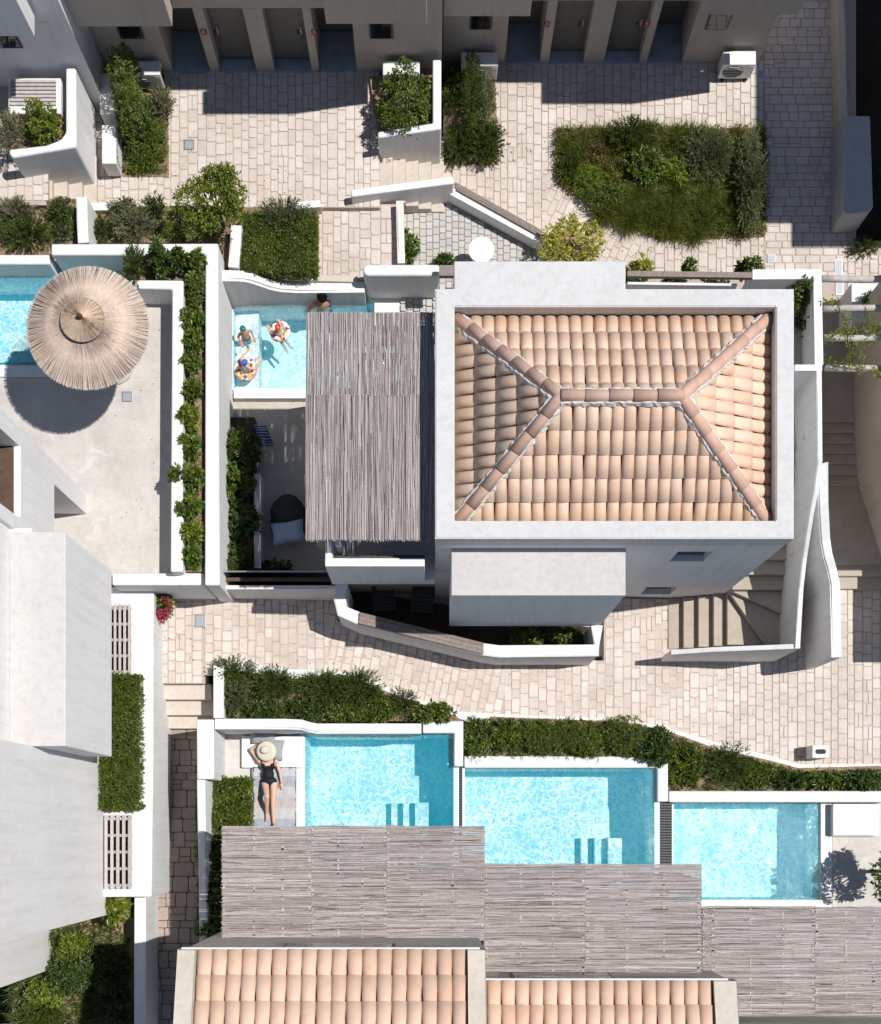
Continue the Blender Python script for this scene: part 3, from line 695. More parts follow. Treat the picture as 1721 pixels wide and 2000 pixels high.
child_box('body', lm, P(656, 0, 3.9).x, P(668, 0, 3.9).x, P(0, 1066, 3.9).y, P(0, 1059, 3.9).y, 3.3, 3.92, M.acw, .01)
child_box('shade', lm, P(655, 0, 3.9).x, P(669, 0, 3.9).x, P(0, 1067, 3.9).y, P(0, 1058, 3.9).y, 3.921, 3.95, M.acw, .01)
# ------------------------------------------------------------------ free-standing walls
def strip(name, st, th, zb, mat, label=None, cat='wall', parent=None, bev=.03, kind=None):
    """wall along stations (px, py, ztop) seen at the middle of its top"""
    c = [P(a, b, z) for a, b, z in st]; L, Rr = [], []
    for i, p in enumerate(c):
        d = (c[min(i+1, len(c)-1)]-c[max(i-1, 0)]); n = V3((-d.y, d.x, 0)).normalized()
        L.append(V3((p.x, p.y, p.z))+n*th/2); Rr.append(V3((p.x, p.y, p.z))-n*th/2)
    bm = bmesh.new(); rings = []
    for l, r in zip(L, Rr):
        rings.append([bm.verts.new((l.x, l.y, zb)), bm.verts.new(l), bm.verts.new(r), bm.verts.new((r.x, r.y, zb))])
    for a, b_ in zip(rings, rings[1:]):
        for k in range(4): bm.faces.new((a[k], a[(k+1) % 4], b_[(k+1) % 4], b_[k]))
    bm.faces.new(rings[0]); bm.faces.new(rings[-1][::-1]); bm.normal_update()
    if bev:
        es = [e for e in bm.edges if e.verts[0].co.z > zb+.01 and e.verts[1].co.z > zb+.01 and len(e.link_faces) == 2 and e.calc_face_angle(0) > .6]
        bmesh.ops.bevel(bm, geom=es, offset=bev, segments=3, affect='EDGES', clamp_overlap=True)
    o = bmdone(bm, name, mat, parent)
    if label: tag(o, label, cat)
    if kind: o['kind'] = kind
    return o
def wallp(px, z0, z1, label, mat=None, name='garden_wall', bev=.035, zs=None, cat='wall'):
    return tag(prism(name, px, z0, z1, mat or M.white, bev=bev, zs=zs, seg=3), label, cat)
ZA = 2.0
wallp([(100, 476), (426, 475), (429, 1143), (400, 1143), (401, 498), (100, 498)], GZ, ZA, 'tall white wall wrapping the planter between the umbrella terrace and the family pool')
wallp([(219, 1120), (398, 1119), (398, 1143), (219, 1143)], GZ, 1.72, 'low white parapet closing the south end of the umbrella terrace', bev=.03)
wallp([(238, 546), (358, 547), (357, 1117), (333, 1117), (336, 565), (238, 563)], .8, 2.08, 'inner white planter wall with leaf shadows along the umbrella terrace')
wallp([(-70, 497), (97, 497), (97, 516), (-70, 516)], GZ, 1.8, 'white wall edge north of the umbrella terrace pool')
strip('garden_wall', [(160, 385, 2.0), (160, 430, 2.0), (163, 474, 2.0)], .22, .5, M.white, 'short white divider between the two planting beds above the umbrella pool')
strip('garden_wall', [(462, 440, 1.5), (459, 480, 1.5), (456, 522, 1.45)], .22, -.5, M.white, 'short white wall beside the clipped grey green bush')
strip('pool_wall', [(420, 538, 1.45), (470, 537, 1.4), (490, 540, 1.3), (510, 547, 1.1), (530, 554, .9), (550, 558, .75), (580, 560, .72), (712, 561, .72)], .23, -1.2, M.white, 'wavy white wall along the north side of the family pool', bev=.05)
wallp([(716, 516), (858, 516), (858, 538), (716, 538), (709, 533), (709, 521)], -1.2, 1.3, 'rounded white wall block at the north east corner of the family pool', bev=.05)
strip('kerb', [(538, 540, .78), (698, 545, .78)], .13, .3, M.stepw, 'thin cream kerb behind the wavy pool wall', 'kerb', bev=.02)
wallp([(685, 370), (884, 343), (887, 358), (686, 384)], -.2, 1.2, 'slanting white wall between the plaza steps and the cobbled yard', zs=[1.22, .95, .95, 1.22])
strip('garden_wall', [(781, 392, .95), (782, 450, .95), (784, 514, .95)], .16, -.2, M.whiteb, 'thin white wall between the small patio and the cobbled yard')
dw = strip('bench_wall', [(884, 371, .5), (1062, 468, .5)], .22, -.2, M.white, 'diagonal white wall topped with grey timber slats beside the cobbled yard', 'wall')
for k in range(3):
    strip('slat', [(888+k*2.2, 360+k*5.5-3, .56), (1064+k*2.2-4, 456+k*5.5-3, .56)], .055, .503, M.wood, parent=dw, bev=.008)
wallp([(738, 257), (845, 240), (845, 116), (862, 116), (862, 252), (738, 269)], -.1, 1.6, 'white planter wall holding the lemon shrub beside the plaza steps')
wallp([(128, 132), (148, 132), (149, 287), (24, 308), (17, 300), (18, 291), (90, 283), (118, 272), (128, 258)], .5, 2.55, 'curving white planter wall beside the left hand steps', bev=.05)
pb = thing('planter_bench', 'white block bench with weathered timber slats on top near the left wall', 'bench', P(68, 190, 1.7))
q0, q1 = P(16, 152, 2.35), P(119, 222, 2.35)
child_box('base', pb, q0.x, q1.x, q1.y, q0.y, 1.5, 2.35, M.white, .025)
for k in range(7):
    y = q0.y-.06-k*.077; child_box('slat', pb, q0.x+.05, q1.x-.09, y-.056, y, 2.352, 2.40, M.woodw, .008)
strip('kerb', [(164, 404, 1.25), (212, 403, 1.25)], .16, .6, M.white, 'white kerb end between the path and the silver shrubs bed', 'kerb')
strip('kerb', [(560, 404, 1.05), (626, 397, 1.05)], .15, .3, M.white, 'white kerb at the corner of the clipped bush bed', 'kerb')
# right-hand retaining walls and the sunken lane beyond them
wallp([(1632, -60), (1648, -60), (1662, 420), (1645, 420)], GZ, .45, 'long grey rendered wall bordering the shaded lane', M.cream, 'retaining_wall', .03)
wallp([(1649, 226), (1700, 226), (1706, 404), (1696, 414), (1654, 418), (1648, 412)], GZ, .95, 'thick grey slab topped wall end beside the shaded lane', M.boxtop, 'retaining_wall', .03)
# neighbouring building, off to the right, whose shade lies on the lane
nb = thing('neighbour_house', 'tall pale neighbouring house just right of the shaded lane', 'house', (13, 16, GZ))
child_box('wall', nb, 11.55, 16, 14.15, 24, GZ, 8.55, M.white, .02)
child_box('wall', nb, 11.55, 16, 13.46, 14.148, GZ, 7.2, M.white, .02)
child_box('roof', nb, 11.5, 16.05, 14.1, 24.05, 8.551, 8.7, M.roofpl, .02)
# ------------------------------------------------------------------ upper row of houses
def door(par, x0, x1, y, z0, z1, side):
    d = child_box('door', par, x0, x1, y, y+.05, z0+.02, z1, M.door, .004)
    l = par.location
    def sub(name, a, b_, c, dd, e, f, m, bev=.003):
        o = box(name, a-l.x, b_-l.x, c-l.y, dd-l.y, e-l.z, f-l.z, m, None, bev); o.parent = d; return o
    hx = x0+.12 if side < 0 else x1-.12
    h = cyl('handle', (hx-l.x, y-.05-l.y, z0+.75-l.z), (hx-l.x, y-.05-l.y, z0+1.25-l.z), .014, .014, M.steel); h.parent = d
    xm = (x0+x1)/2
    sub('number_plate', xm-.07, xm+.07, y-.014, y-.001, z1-.42, z1-.34, M.framed)
    sub('lock', hx-.10, hx-.05, y-.016, y-.001, z0+.9, z0+1.06, M.framed)
def row_house(label, X0, X1, Yf, zg, ztop, ops, bays, wins, mat, core=2.2):
    h = thing('row_house', label, 'house', ((X0+X1)/2, Yf+1, zg))
    zl = zg+2.24
    xs_ = sorted(ops)
    cur = X0
    for (a, b_, deep) in xs_:
        child_box('pier', h, cur, a, Yf, Yf+.898, GZ if cur in (X0,) else zg-.05, zl, mat, .012); cur = b_
        yb = Yf+(.86 if deep else .26)
        if not deep: child_box('jamb_wall', h, a+.001, b_-.001, Yf+.312, Yf+.898, zg-.05, zl, mat, 0)
        child_box('threshold', h, a+.001, b_-.001, Yf-.02, yb-.001, zg-.03, zg+.025, M.marble, .006)
        door(h, a+.002, b_-.002, yb, zg+.026, zl-.002, 1 if (a+b_) % .4 > .2 else -1)
    child_box('pier', h, cur, X1, Yf, Yf+.898, GZ, zl, mat, .012)
    child_box('upper_wall', h, X0, X1, Yf, Yf+core, zl+.001, ztop, mat, .012)
    child_box('rear_wall', h, X0+.002, X1-.002, Yf+.9, Yf+core-.003, GZ, zl-.001, mat, 0)
    for (a, b_, y, z0, z1) in bays: child_box('bay', h, a, b_, y, Yf-.001, z0, z1, mat, .012)
    for (a, b_, z0, z1) in wins:
        w = child_box('window', h, a, b_, Yf-.022, Yf-.001, z0, z1, M.framed, .004); l = h.location
        pn = box('pane', a+.04-l.x, b_-.04-l.x, Yf-.03-l.y, Yf-.023-l.y, z0+.04-l.z, z1-.04-l.z, M.glassd, None, .002); pn.parent = w
    return h
g = lambda px, z: P(px, 0, z).x
Y2, Y3, Y1 = P(0, 139.5, .85).y, P(0, 122.5, 0).y, P(0, 168, 1.7).y
row_house('beige rendered house with four recessed grey doors, seen on the left of the upper row', -7.02, g(863, .85), Y2, .85, 6.3,
    [(g(338, .85), g(411, .85), True), (g(430, .85), g(501.5, .85), False), (g(537, .85), g(609, .85), False), (g(624.5, .85), g(697.5, .85), True)],
    [(g(108, 3.4), g(337, 3.4), P(0, 52, 3.4).y, 3.4, 6.6), (g(637, 3.4), g(834, 3.4), P(0, 47, 3.4).y, 3.4, 6.6)],
    [(g(234, 2.2), g(281, 2.2), 2.08, 2.8), (g(722, 2.2), g(768, 2.2), 2.08, 2.8)], M.taupe)
row_house('beige rendered house with four recessed doors, seen on the right of the upper row', g(863.5, .85)+.02, g(1481, 0), Y3, 0, 6.0,
    [(g(986, 0), g(1054, 0), True), (g(1072, 0), g(1139, 0), False), (g(1179, 0), g(1248, 0), False), (g(1263, 0), g(1331, 0), True)],
    [(g(866, 2.55), g(1035, 2.55), P(0, 32, 2.55).y, 2.55, 6.0), (g(1365, 2.55), g(1560, 2.55), P(0, 29, 2.55).y, 2.55, 6.0)],
    [(g(918, 1.5), g(961, 1.5), 1.27, 2.1), (g(1380, 1.5), g(1425, 1.5), 1.27, 2.1)], M.taupe)
row_house('white rendered house wall at the far left of the upper row', -13, -7.025, Y1, 1.7, 7.6, [], [(-12.9, g(68, 4.25), P(0, 71, 4.25).y, 4.25, 7.4)],
    [(g(-30, 3.3), g(40, 3.3), 3.1, 3.9)], M.white, core=3.2)
def ac_unit(label, loc, rz, w=.80, d=.30, hgt=.56):
    a = thing('air_conditioner', label, 'air conditioner', loc, rz, 'outdoor air conditioning units')
    box('casing', -w/2, w/2, 0, d, .06, .06+hgt, M.acw, a, .018)
    gx = -w*.12; rg = hgt*.40
    fr = lathe('fan_grille', [(rg, 0), (rg, .006), (rg*.2, .010), (0, .010)], M.acd, a, 24); fr.location = (gx, -.001, .06+hgt/2); fr.rotation_euler = (math.pi/2, 0, 0)
    for k in range(7):
        z = .06+hgt/2-rg+rg*2*(k+.5)/7; hw = math.sqrt(max(rg*rg-(z-.06-hgt/2)**2, 0))
        box('grille_bar', gx-hw, gx+hw, -.018, -.011, z-.004, z+.004, M.acw, a, 0)
    box('side_panel', w*.32, w*.47, -.008, -.001, .1, hgt, M.acw, a, .003)
    box('side_louvre', w/2+.001, w/2+.006, .05, d-.05, .14, hgt-.06, M.acd, a, .002)
    for x in (-w*.35, w*.35): box('foot', x-.03, x+.03, -.04, d+.04, 0, .059, M.black, a, .004)
    return a
def on(px, py, z): return P(px, py, z)
ac_unit('sunlit white air conditioner on the paving right of the last recessed door', P(1432, 157, 0), 0, .72)
ac_unit('half shaded air conditioner against the beige wall behind the tall shrub', V3((g(288, .85), Y2-.42, .85)), 0)
ac_unit('air conditioner standing side on, the northern of two beside the curving planter wall', P(236, 213, .85), math.pi/2, .86)
ac_unit('air conditioner standing side on, the southern of two beside the curving planter wall', P(240, 310, .85), math.pi/2, .82)
ac_unit('sunlit air conditioner behind the lemon shrub', V3((g(785, .9), Y2-.42, .85)), 0, .78)
ac_unit('air conditioner half hidden by the tall rosemary', V3((g(936, .3), Y3-.42, 0)), 0)
for px, Yw, z, lab in ((404, Y2, 1.95, 'leftmost small red alarm box between two doors'), (617, Y2, 1.95, 'small red alarm box second from left'), (1065, Y3, 1.1, 'small red alarm box third from left'), (1258, Y3, 1.1, 'rightmost small red alarm box between two doors')):
    z += .35; x = g(px, z-.35)
    al = thing('alarm_box', lab+' of the upper houses', 'alarm box', (x, Yw, z))
    box('box', -.055, .055, -.05, -.001, -.05, .07, M.red, al, .008); lathe('bulb', [(.03, 0), (.03, .01), (0, .03)], M.acw, al, 10, (0, -.03, .07))
# stairs beside the planters: down from left to right
def stair_x(label, px0, px1, py0, py1, z0, z1, n, skew=0.0):
    s = thing('stair', label, 'stair', P((px0+px1)/2, (py0+py1)/2, z1))
    x0, x1 = g(px0, z0), g(px1, z1); ya_, yb_ = P(0, py1, (z0+z1)/2).y, P(0, py0, (z0+z1)/2).y
    for k in range(n):
        a, b_ = x0+(x1-x0)*k/n, x0+(x1-x0)*(k+1)/n; zz = z0+(z1-z0)*(k+1)/(n+1)
        child_box('step', s, a+.001, b_, ya_, yb_-skew*k, z1-.3, zz, M.stepw, .012)
    return s
stair_x('cream steps between the left plaza and the lower courtyard by the lemon planter', 741, 867, 262, 402, .85, 0, 5)
stair_x('cream steps at the left below the curving planter wall', 42, 192, 292, 412, 1.7, .85, 5)
# ------------------------------------------------------------------ house on the left
lh = thing('left_house', 'large plain white house at the left edge with a projecting upper bay', 'house', (-9, 2, 0))
XN, XS = -7.36, -7.05
def lb(n, *a, mat=None, bev=.012): return child_box(n, lh, *a, mat or M.wallw, bev)
for z0, z1, segs in ((1.2, 3.7, ((5.3, 5.75), (6.71, 7.15))), (3.702, 5.9, ((5.3, 7.15),)), (5.902, 7.6, ((5.3, 5.55), (6.83, 7.15))), (7.602, 8.4, ((5.3, 7.15),))):
    for a, b_ in segs: lb('wall', XN-.9, XN, a, b_, z0, z1, bev=0)
lb('rear_wall', -13, XN-.901, 5.301, 7.149, 1.2, 8.4, bev=0)
by0, by1 = P(0, 1457, 6.2).y, P(0, 1040, 6.2).y
lb('wall', -13, XS, -1.85, 5.298, GZ, 6.2, bev=0)
lb('wall', -13, XS, -1.85, by0-.001, 6.2005, 8.4, bev=0)
lb('wall', -13, -7.44, by0, 5.298, 6.2005, 8.4, bev=0)
lb('wall', -13, -8.62, -3.16, -1.852, GZ, 8.4)
lb('bay', XS+.001, -6.48, P(0, 1457, 6.2).y, P(0, 1040, 6.2).y, 2.7, 6.165, bev=.015)
lb('toned_bay_top', -7.438, -6.476, P(0, 1457, 6.2).y-.004, P(0, 1040, 6.2).y+.004, 6.203, 6.225, mat=M.baytop, bev=.008)
wf = lb('window', XN-.5, XN-.44, 5.551, 6.829, 5.901, 7.599, mat=M.glassd)
for a in (5.56, 6.15, 6.75):
    f = box('frame', XN-.43+9, XN-.38+9, a-2, a+.07-2, 5.91, 7.59, M.framed, None, .004); f.parent = wf
lb('sill', XN-.1, XN+.025, 5.552, 6.828, 5.90, 5.94, mat=M.gutter)
lb('floor_board', XN-.43, XN-.101, 5.552, 6.828, 5.90, 5.93, mat=M.wooddark)
lb('shutter', XN-.40, XN-.34, 6.5, 6.74, 5.95, 7.55, mat=M.wooddark)
dl = lb('door', XN-.9, XN-.85, 5.76, 6.70, 1.26, 3.69, mat=M.door)
# slab with timber grilles, and the walls of the alley
ls = struct(prism('garden_slab', [(150, 1146), (300, 1146), (299, 1500), (296, 1752), (150, 1752)], GZ, 1.0, M.white, bev=.03))
def grille(label, a, b_, nl, nc, z=1.0):
    p, q = P(a[0], a[1], z), P(b_[0], b_[1], z); gr = thing('timber_grille', label, 'grille', ((p.x+q.x)/2, (p.y+q.y)/2, z))
    child_box('well_shade_sheet', gr, p.x+.02, q.x-.02, q.y+.06, p.y-.06, z-.02, z+.012, M.glassd, .004)  # dark sheet standing in for the shade of the light well below
    w = (q.x-p.x)/(nl+(nl-1)*.9)
    for k in range(nl):
        x = p.x+k*w*1.9; child_box('slat', gr, x, x+w, q.y, p.y, z+.10, z+.15, M.woodw, .008)
    for k in range(nc):
        y = q.y+.08+(p.y-q.y-.16)*k/(nc-1); child_box('crossbar', gr, p.x, q.x, y-.03, y+.03, z+.03, z+.099, M.woodw, .006)
grille('bleached timber slat grille north of the long hedge', (216, 1182), (258, 1320), 5, 5)
grille('bleached timber slat grille south of the long hedge', (207, 1592), (259, 1736), 5, 5)
wallp([(262, 1752), (285, 1752), (285, 2040), (262, 2040)], GZ, .35, 'straight white wall on the left side of the alley at the bottom', bev=.025)
tag(box('planting_bed', -9.5, P(262, 0, -.6).x, -6, P(0, 1750, 0).y, GZ, -.55, M.soil, bev=0), kind='structure')
# ------------------------------------------------------------------ pools
def open_box(name, x0, x1, y0, y1, zf, zt, t_, mat, parent):
    l = parent.location; bm = bmesh.new()
    O = [(x0-t_, y0-t_), (x1+t_, y0-t_), (x1+t_, y1+t_), (x0-t_, y1+t_)]; I = [(x0, y0), (x1, y0), (x1, y1), (x0, y1)]
    vv = lambda p, z: bm.verts.new((p[0]-l.x, p[1]-l.y, z-l.z))
    ob, ot = [vv(p, zf-.2) for p in O], [vv(p, zt) for p in O]; it, ib = [vv(p, zt) for p in I], [vv(p, zf) for p in I]
    for k in range(4):
        j = (k+1) % 4
        bm.faces.new((ob[k], ob[j], ot[j], ot[k])); bm.faces.new((ot[k], ot[j], it[j], it[k])); bm.faces.new((it[k], it[j], ib[j], ib[k]))
    bm.faces.new(ib); bm.faces.new(ob[::-1])
    return bmdone(bm, name, mat, parent)
def pool(label, x0, x1, y0, y1, zw, depth, steps=(), mat=None, wm=None, rim=.02):
    p = thing('swimming_pool', label, 'pool', ((x0+x1)/2, (y0+y1)/2, zw-depth))
    open_box('basin', x0, x1, y0, y1, zw-depth, zw+rim, .12, mat or M.pool, p)
    for (a, b_, c_, d, zt, m) in steps: child_box('step', p, a, b_, c_, d, zw-depth+.002, zt, m or M.pool, .015)
    l = p.location; nx, ny = int((x1-x0)/.1), int((y1-y0)/.1); bm = bmesh.new()
    vs = [bm.verts.new(v) for v in ((x0+.001-l.x, y0+.001-l.y, depth), (x1-.001-l.x, y0+.001-l.y, depth), (x1-.001-l.x, y1-.001-l.y, depth), (x0+.001-l.x, y1-.001-l.y, depth))]
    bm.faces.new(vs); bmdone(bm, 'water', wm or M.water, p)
    return p
# family pool
fx0, fx1, fy0, fy1 = g(456, 0), g(845, 0)-.05, P(0, 759, 0).y, P(0, 572, 0).y
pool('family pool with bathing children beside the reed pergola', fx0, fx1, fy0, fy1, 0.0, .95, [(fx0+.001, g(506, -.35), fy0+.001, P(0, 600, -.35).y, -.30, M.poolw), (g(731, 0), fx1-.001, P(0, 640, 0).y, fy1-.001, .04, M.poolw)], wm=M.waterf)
tag(pbox('coping', (456, 758), (851, 778), -.9, .10, M.poolw, bev=.02), 'white coping along the south side of the family pool', 'coping')
# umbrella terrace pool
lx1 = g(232, 1.25)
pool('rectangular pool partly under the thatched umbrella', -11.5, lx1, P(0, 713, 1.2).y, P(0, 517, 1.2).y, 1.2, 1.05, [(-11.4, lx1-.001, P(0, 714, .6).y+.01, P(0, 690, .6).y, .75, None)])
tag(box('coping', -11.5, lx1+.16, P(0, 736, 1.27).y, P(0, 714, 1.27).y, .6, 1.275, M.poolw, bev=.02), 'white coping at the foot of the umbrella terrace pool', 'coping')
# three lower pools
Z1, Z2, Z3 = -.15, -.5, -.9
tag(slab('sun_deck', g(405, -.2), g(596, -.2)-.12, -2.2, P(0, 1425, -.2).y, GZ, -.2, M.conc), kind='structure')
def lowpool(label, x0, x1, ytop, y0, zw, dep, sx):
    st_ = []; ys1 = P(0, sx[1], zw-.5).y
    for k in range(3):
        a = g(sx[0]+k*24, zw-.6); st_.append((a, a+.27+(.05 if k == 2 else 0), y0+.01, ys1, zw-dep+.27*(k+1), None))
    return pool(label, x0, x1, y0, ytop, zw, dep, st_)
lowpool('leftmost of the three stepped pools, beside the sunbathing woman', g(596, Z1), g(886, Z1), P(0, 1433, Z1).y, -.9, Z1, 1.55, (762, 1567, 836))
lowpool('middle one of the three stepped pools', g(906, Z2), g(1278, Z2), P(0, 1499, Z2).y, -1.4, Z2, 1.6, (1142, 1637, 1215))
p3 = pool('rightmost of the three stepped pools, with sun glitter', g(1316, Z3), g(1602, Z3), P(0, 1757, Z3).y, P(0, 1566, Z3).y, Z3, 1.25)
# walls round them
zt1 = 1.4
wallp([(384, 1405), (418, 1405), (418, 1522), (385, 1522)], GZ, zt1, 'tall white wall between the alley and the sun deck', bev=.03)
strip('garden_wall', [(393, 1523, zt1-.03), (394, 1620, zt1-.3), (396, 1740, .6), (397, 1850, .3)], .17, GZ, M.white, 'narrow white wall sloping down beside the alley shrubs', bev=.02)
strip('pool_wall', [(420, 1414, zt1), (560, 1414, zt1), (590, 1415, .98), (605, 1420, .7), (622, 1423, .42), (823, 1423, .42)], .22, GZ, M.white, 'white wall sweeping down behind the sunbather to the first pool', bev=.04)
wallp([(826, 1408), (905, 1408), (905, 1497), (887, 1497), (887, 1432), (826, 1432)], GZ, .12, 'white corner wall at the north east end of the first pool', bev=.03)
wallp([(907, 1476), (1305, 1478), (1305, 1566), (1284, 1566), (1284, 1500), (907, 1500)], GZ, -.32, 'white wall framing the north and east of the middle pool', bev=.03)
wallp([(1307, 1545), (1740, 1545), (1740, 1567), (1307, 1567)], GZ, -.42, 'white wall along the north of the rightmost pool and its deck', bev=.03)
def overflow(label, a, b_, z):
    o = thing('overflow_channel', label, 'channel', P((a[0]+b_[0])/2, (a[1]+b_[1])/2, z)); p, q = P(*a, z), P(*b_, z)
    child_box('trough', o, p.x, q.x, q.y, p.y, GZ, z-.03, M.black, .005)
    n = int((p.y-q.y)/.06)
    for k in range(n):
        y = q.y+(p.y-q.y)*(k+.5)/n; child_box('bar', o, p.x+.01, q.x-.01, y-.018, y+.018, z-.029, z+.006, M.pebble, .006)
overflow('dark pebble overflow channel between the first and middle pools', (888, 1498), (903, 1690), Z1-.1)
overflow('dark pebble overflow channel between the middle and rightmost pools', (1281, 1568), (1313, 1700), Z2-.1)
tag(pbox('coping', (899, 1500), (908, 1690), GZ, Z2+.10, M.poolw, bev=.015), 'narrow white coping on the left edge of the middle pool', 'coping')
tag(pbox('coping', (1314, 1758), (1626, 1773), GZ, Z3+.08, M.poolw, bev=.015), 'white coping along the south edge of the rightmost pool', 'coping')
tag(pbox('coping', (1603, 1569), (1626, 1757), GZ, Z3+.085, M.poolw, bev=.015), 'white coping along the east edge of the rightmost pool', 'coping')
slab('pool_deck', g(1627, Z3), 12, -3.9, P(0, 1566, Z3).y, GZ, Z3-.02, M.conc)
slab('lower_deck', -5.5, 13, -12, -2.205, GZ, -1.4, M.conc)
# ------------------------------------------------------------------ reed shades and tiled houses at the bottom
def shade(label, px0, px1, py0, py1, z, seams, seed, posts):
    s = thing('reed_shade', label, 'pergola', P((px0+px1)/2, (py0+py1)/2, z-2.3))
    xs_ = [px0]+seams+[px1]; l = s.location; Y0, Y1_ = P(0, py1, z).y, P(0, py0, z).y
    for k, (a, b_) in enumerate(zip(xs_, xs_[1:])):
        reeds('reed_mat', g(a, z)+.011, g(b_, z)-.011, Y0, Y1_+R.uniform(-.02, .02), z+R.uniform(-.006, .006), 'X', s, seed+k, pitch=.0115, rag=.018)
        bm = bmesh.new(); wide = g(b_, z)-g(a, z)
        for f in ((.02, .36, .68, .98) if wide > .6 else (.1, .9)):
            x = g(a, z)+wide*f
            for q in range(26):
                yy = Y0+.03+(Y1_-Y0-.06)*R.random(); w_ = R.uniform(.008, .03); h_ = R.uniform(.006, .022); boxbm(bm, x-w_-l.x, x+w_-l.x, yy-h_-l.y, yy+h_-l.y, z+.004-l.z, z+.0105-l.z)
        o = bmdone(bm, 'ties', M.woodw, s); o['kind'] = 'stuff'
        x = g(a, z)+.08; box('rafter', x-.045-l.x, x+.045-l.x, Y0-l.y, Y1_-.05-l.y, z-.15-l.z, z-.04-l.z, M.wood, s)
    for y in (Y0+.3, (Y0+Y1_)/2, Y1_-.3): box('beam', g(px0, z)+.05-l.x, g(px1, z)-.05-l.x, y-.05-l.y, y+.05-l.y, z-.27-l.z, z-.151-l.z, M.wood, s)
    for x, y in posts:
        a = P(x, y, z); box('post', a.x-.05-l.x, a.x+.05-l.x, a.y-.05-l.y, a.y+.05-l.y, -l.z-1.3, z-.271-l.z, M.wood, s)
    return s
shade('left reed shade roof below the first pool', 434, 945, 1614, 1834, 2.55, [608, 755], 50, [(445, 1640), (930, 1640)])
shade('middle reed shade roof below the middle pool', 946, 1369, 1690, 1900, 2.2, [1143], 60, [(960, 1715), (1350, 1715)])
shade('right reed shade roof below the rightmost pool', 1372, 1760, 1772, 1984, 1.85, [1395, 1592], 70, [(1385, 1790), (1740, 1790)])
# narrow mat piece of the middle shade running on beside the right one
TP = tile_mesh(.282, .52, .088)
def tiled_house(label, px0, px1, pw, pye, ze, slope, rows, zwall, seed, win):
    Ye = P(0, pye, ze).y; x0, x1 = g(px0, ze), g(px1, ze)
    h = thing('tiled_house', label, 'house', ((x0+x1)/2, Ye-2, -1.4)); l = h.location
    run = rows*.47; rz_ = ze+run*math.tan(slope)
    child_box('wall', h, x0-pw, x1+pw, Ye-run-.5, Ye+.02, GZ, ze-.16, M.cream, .01)
    wn_ = child_box('window', h, g(win[0], ze-.6), g(win[1], ze-.6), Ye+.021, Ye+.05, ze-1.5, ze-.3, M.framed, .004)
    pn = box('pane', g(win[0], ze-.6)+.05-l.x, g(win[1], ze-.6)-.05-l.x, Ye+.051-l.y, Ye+.06-l.y, ze-1.45-l.z, ze-.35-l.z, M.glassd, None, .002); pn.parent = wn_
    u, v = V3((-1, 0, 0)), V3((0, -math.cos(slope), math.sin(slope))); n = u.cross(v)
    bm = bmesh.new(); prof = [V3((0, Ye, ze-.03)), V3((0, Ye-run, rz_-.03)), V3((0, Ye-run, ze-.4)), V3((0, Ye, ze-.15))]
    def side(x): return [bm.verts.new((x-l.x, p.y-l.y, p.z-l.z)) for p in prof]
    a, b_ = side(x0), side(x1)
    for k in range(4): bm.faces.new((a[k], a[(k+1) % 4], b_[(k+1) % 4], b_[k]))
    bm.faces.new(a); bm.faces.new(b_[::-1]); rf = bmdone(bm, 'roof', M.pan, h)
    nc = round((x1-x0)/.272); sp = (x1-x0)/nc
    slope_tiles(rf, V3((x1, Ye+.05, ze)), u, v, nc, rows, sp, .47, TP, M.tilep, None, seed=seed, ploc=l, jit=.004)
    for xa, xb in ((x0-pw, x0-.012), (x1+.012, x1+pw)):
        bm = bmesh.new(); pr = [V3((0, Ye+.06, ze-.3)), V3((0, Ye+.06, ze+.15)), V3((0, Ye-run, rz_+.15)), V3((0, Ye-run, ze-.3))]
        a = [bm.verts.new((xa-l.x, p.y-l.y, p.z-l.z)) for p in pr]; b_ = [bm.verts.new((xb-l.x, p.y-l.y, p.z-l.z)) for p in pr]
        for k in range(4): bm.faces.new((a[k], a[(k+1) % 4], b_[(k+1) % 4], b_[k]))
        bm.faces.new(a); bm.faces.new(b_[::-1]); bm.normal_update(); bmesh.ops.bevel(bm, geom=bm.edges[:], offset=.012, segments=2, affect='EDGES')
        bmdone(bm, 'gable_parapet', M.cream, h)
    gt = child_box('gutter', h, x0-pw+.04, x1+pw*.7, Ye+.062, Ye+.10, ze-.07, ze+.02, M.gutter, .008)
    child_box('gutter_bed', h, x0, x1, Ye+.005, Ye+.061, ze-.1, ze-.06, M.gutin, 0)
    for k in range(4):
        x = x0+(x1-x0)*(k+.35)/4; child_box('gutter_bracket', h, x-.03, x+.03, Ye+.01, Ye+.058, ze-.02, ze+.012, M.gutter, .004)
    return h
tiled_house('tiled house with pale gable walls at the bottom, left of its neighbour', 386, 912, .33, 1861, 5.7, math.radians(18), 5, 0, 5, (550, 770))
tiled_house('lower tiled house with a white gutter at the bottom, right of its neighbour', 951, 1390, .45, 1921, 4.0, math.radians(15), 4, 0, 6, (1000, 1200))
th3 = thing('terrace_house', 'grey flat fronted house at the bottom right corner under the reed shade', 'house', (8, -5, -1.4))
child_box('wall', th3, 6.4, 13, -7.5, -4.02, GZ, 3.0, M.cream, .02); child_box('cornice', th3, 6.38, 13, -4.06, -3.97, 2.7, 2.85, M.cream, .01)
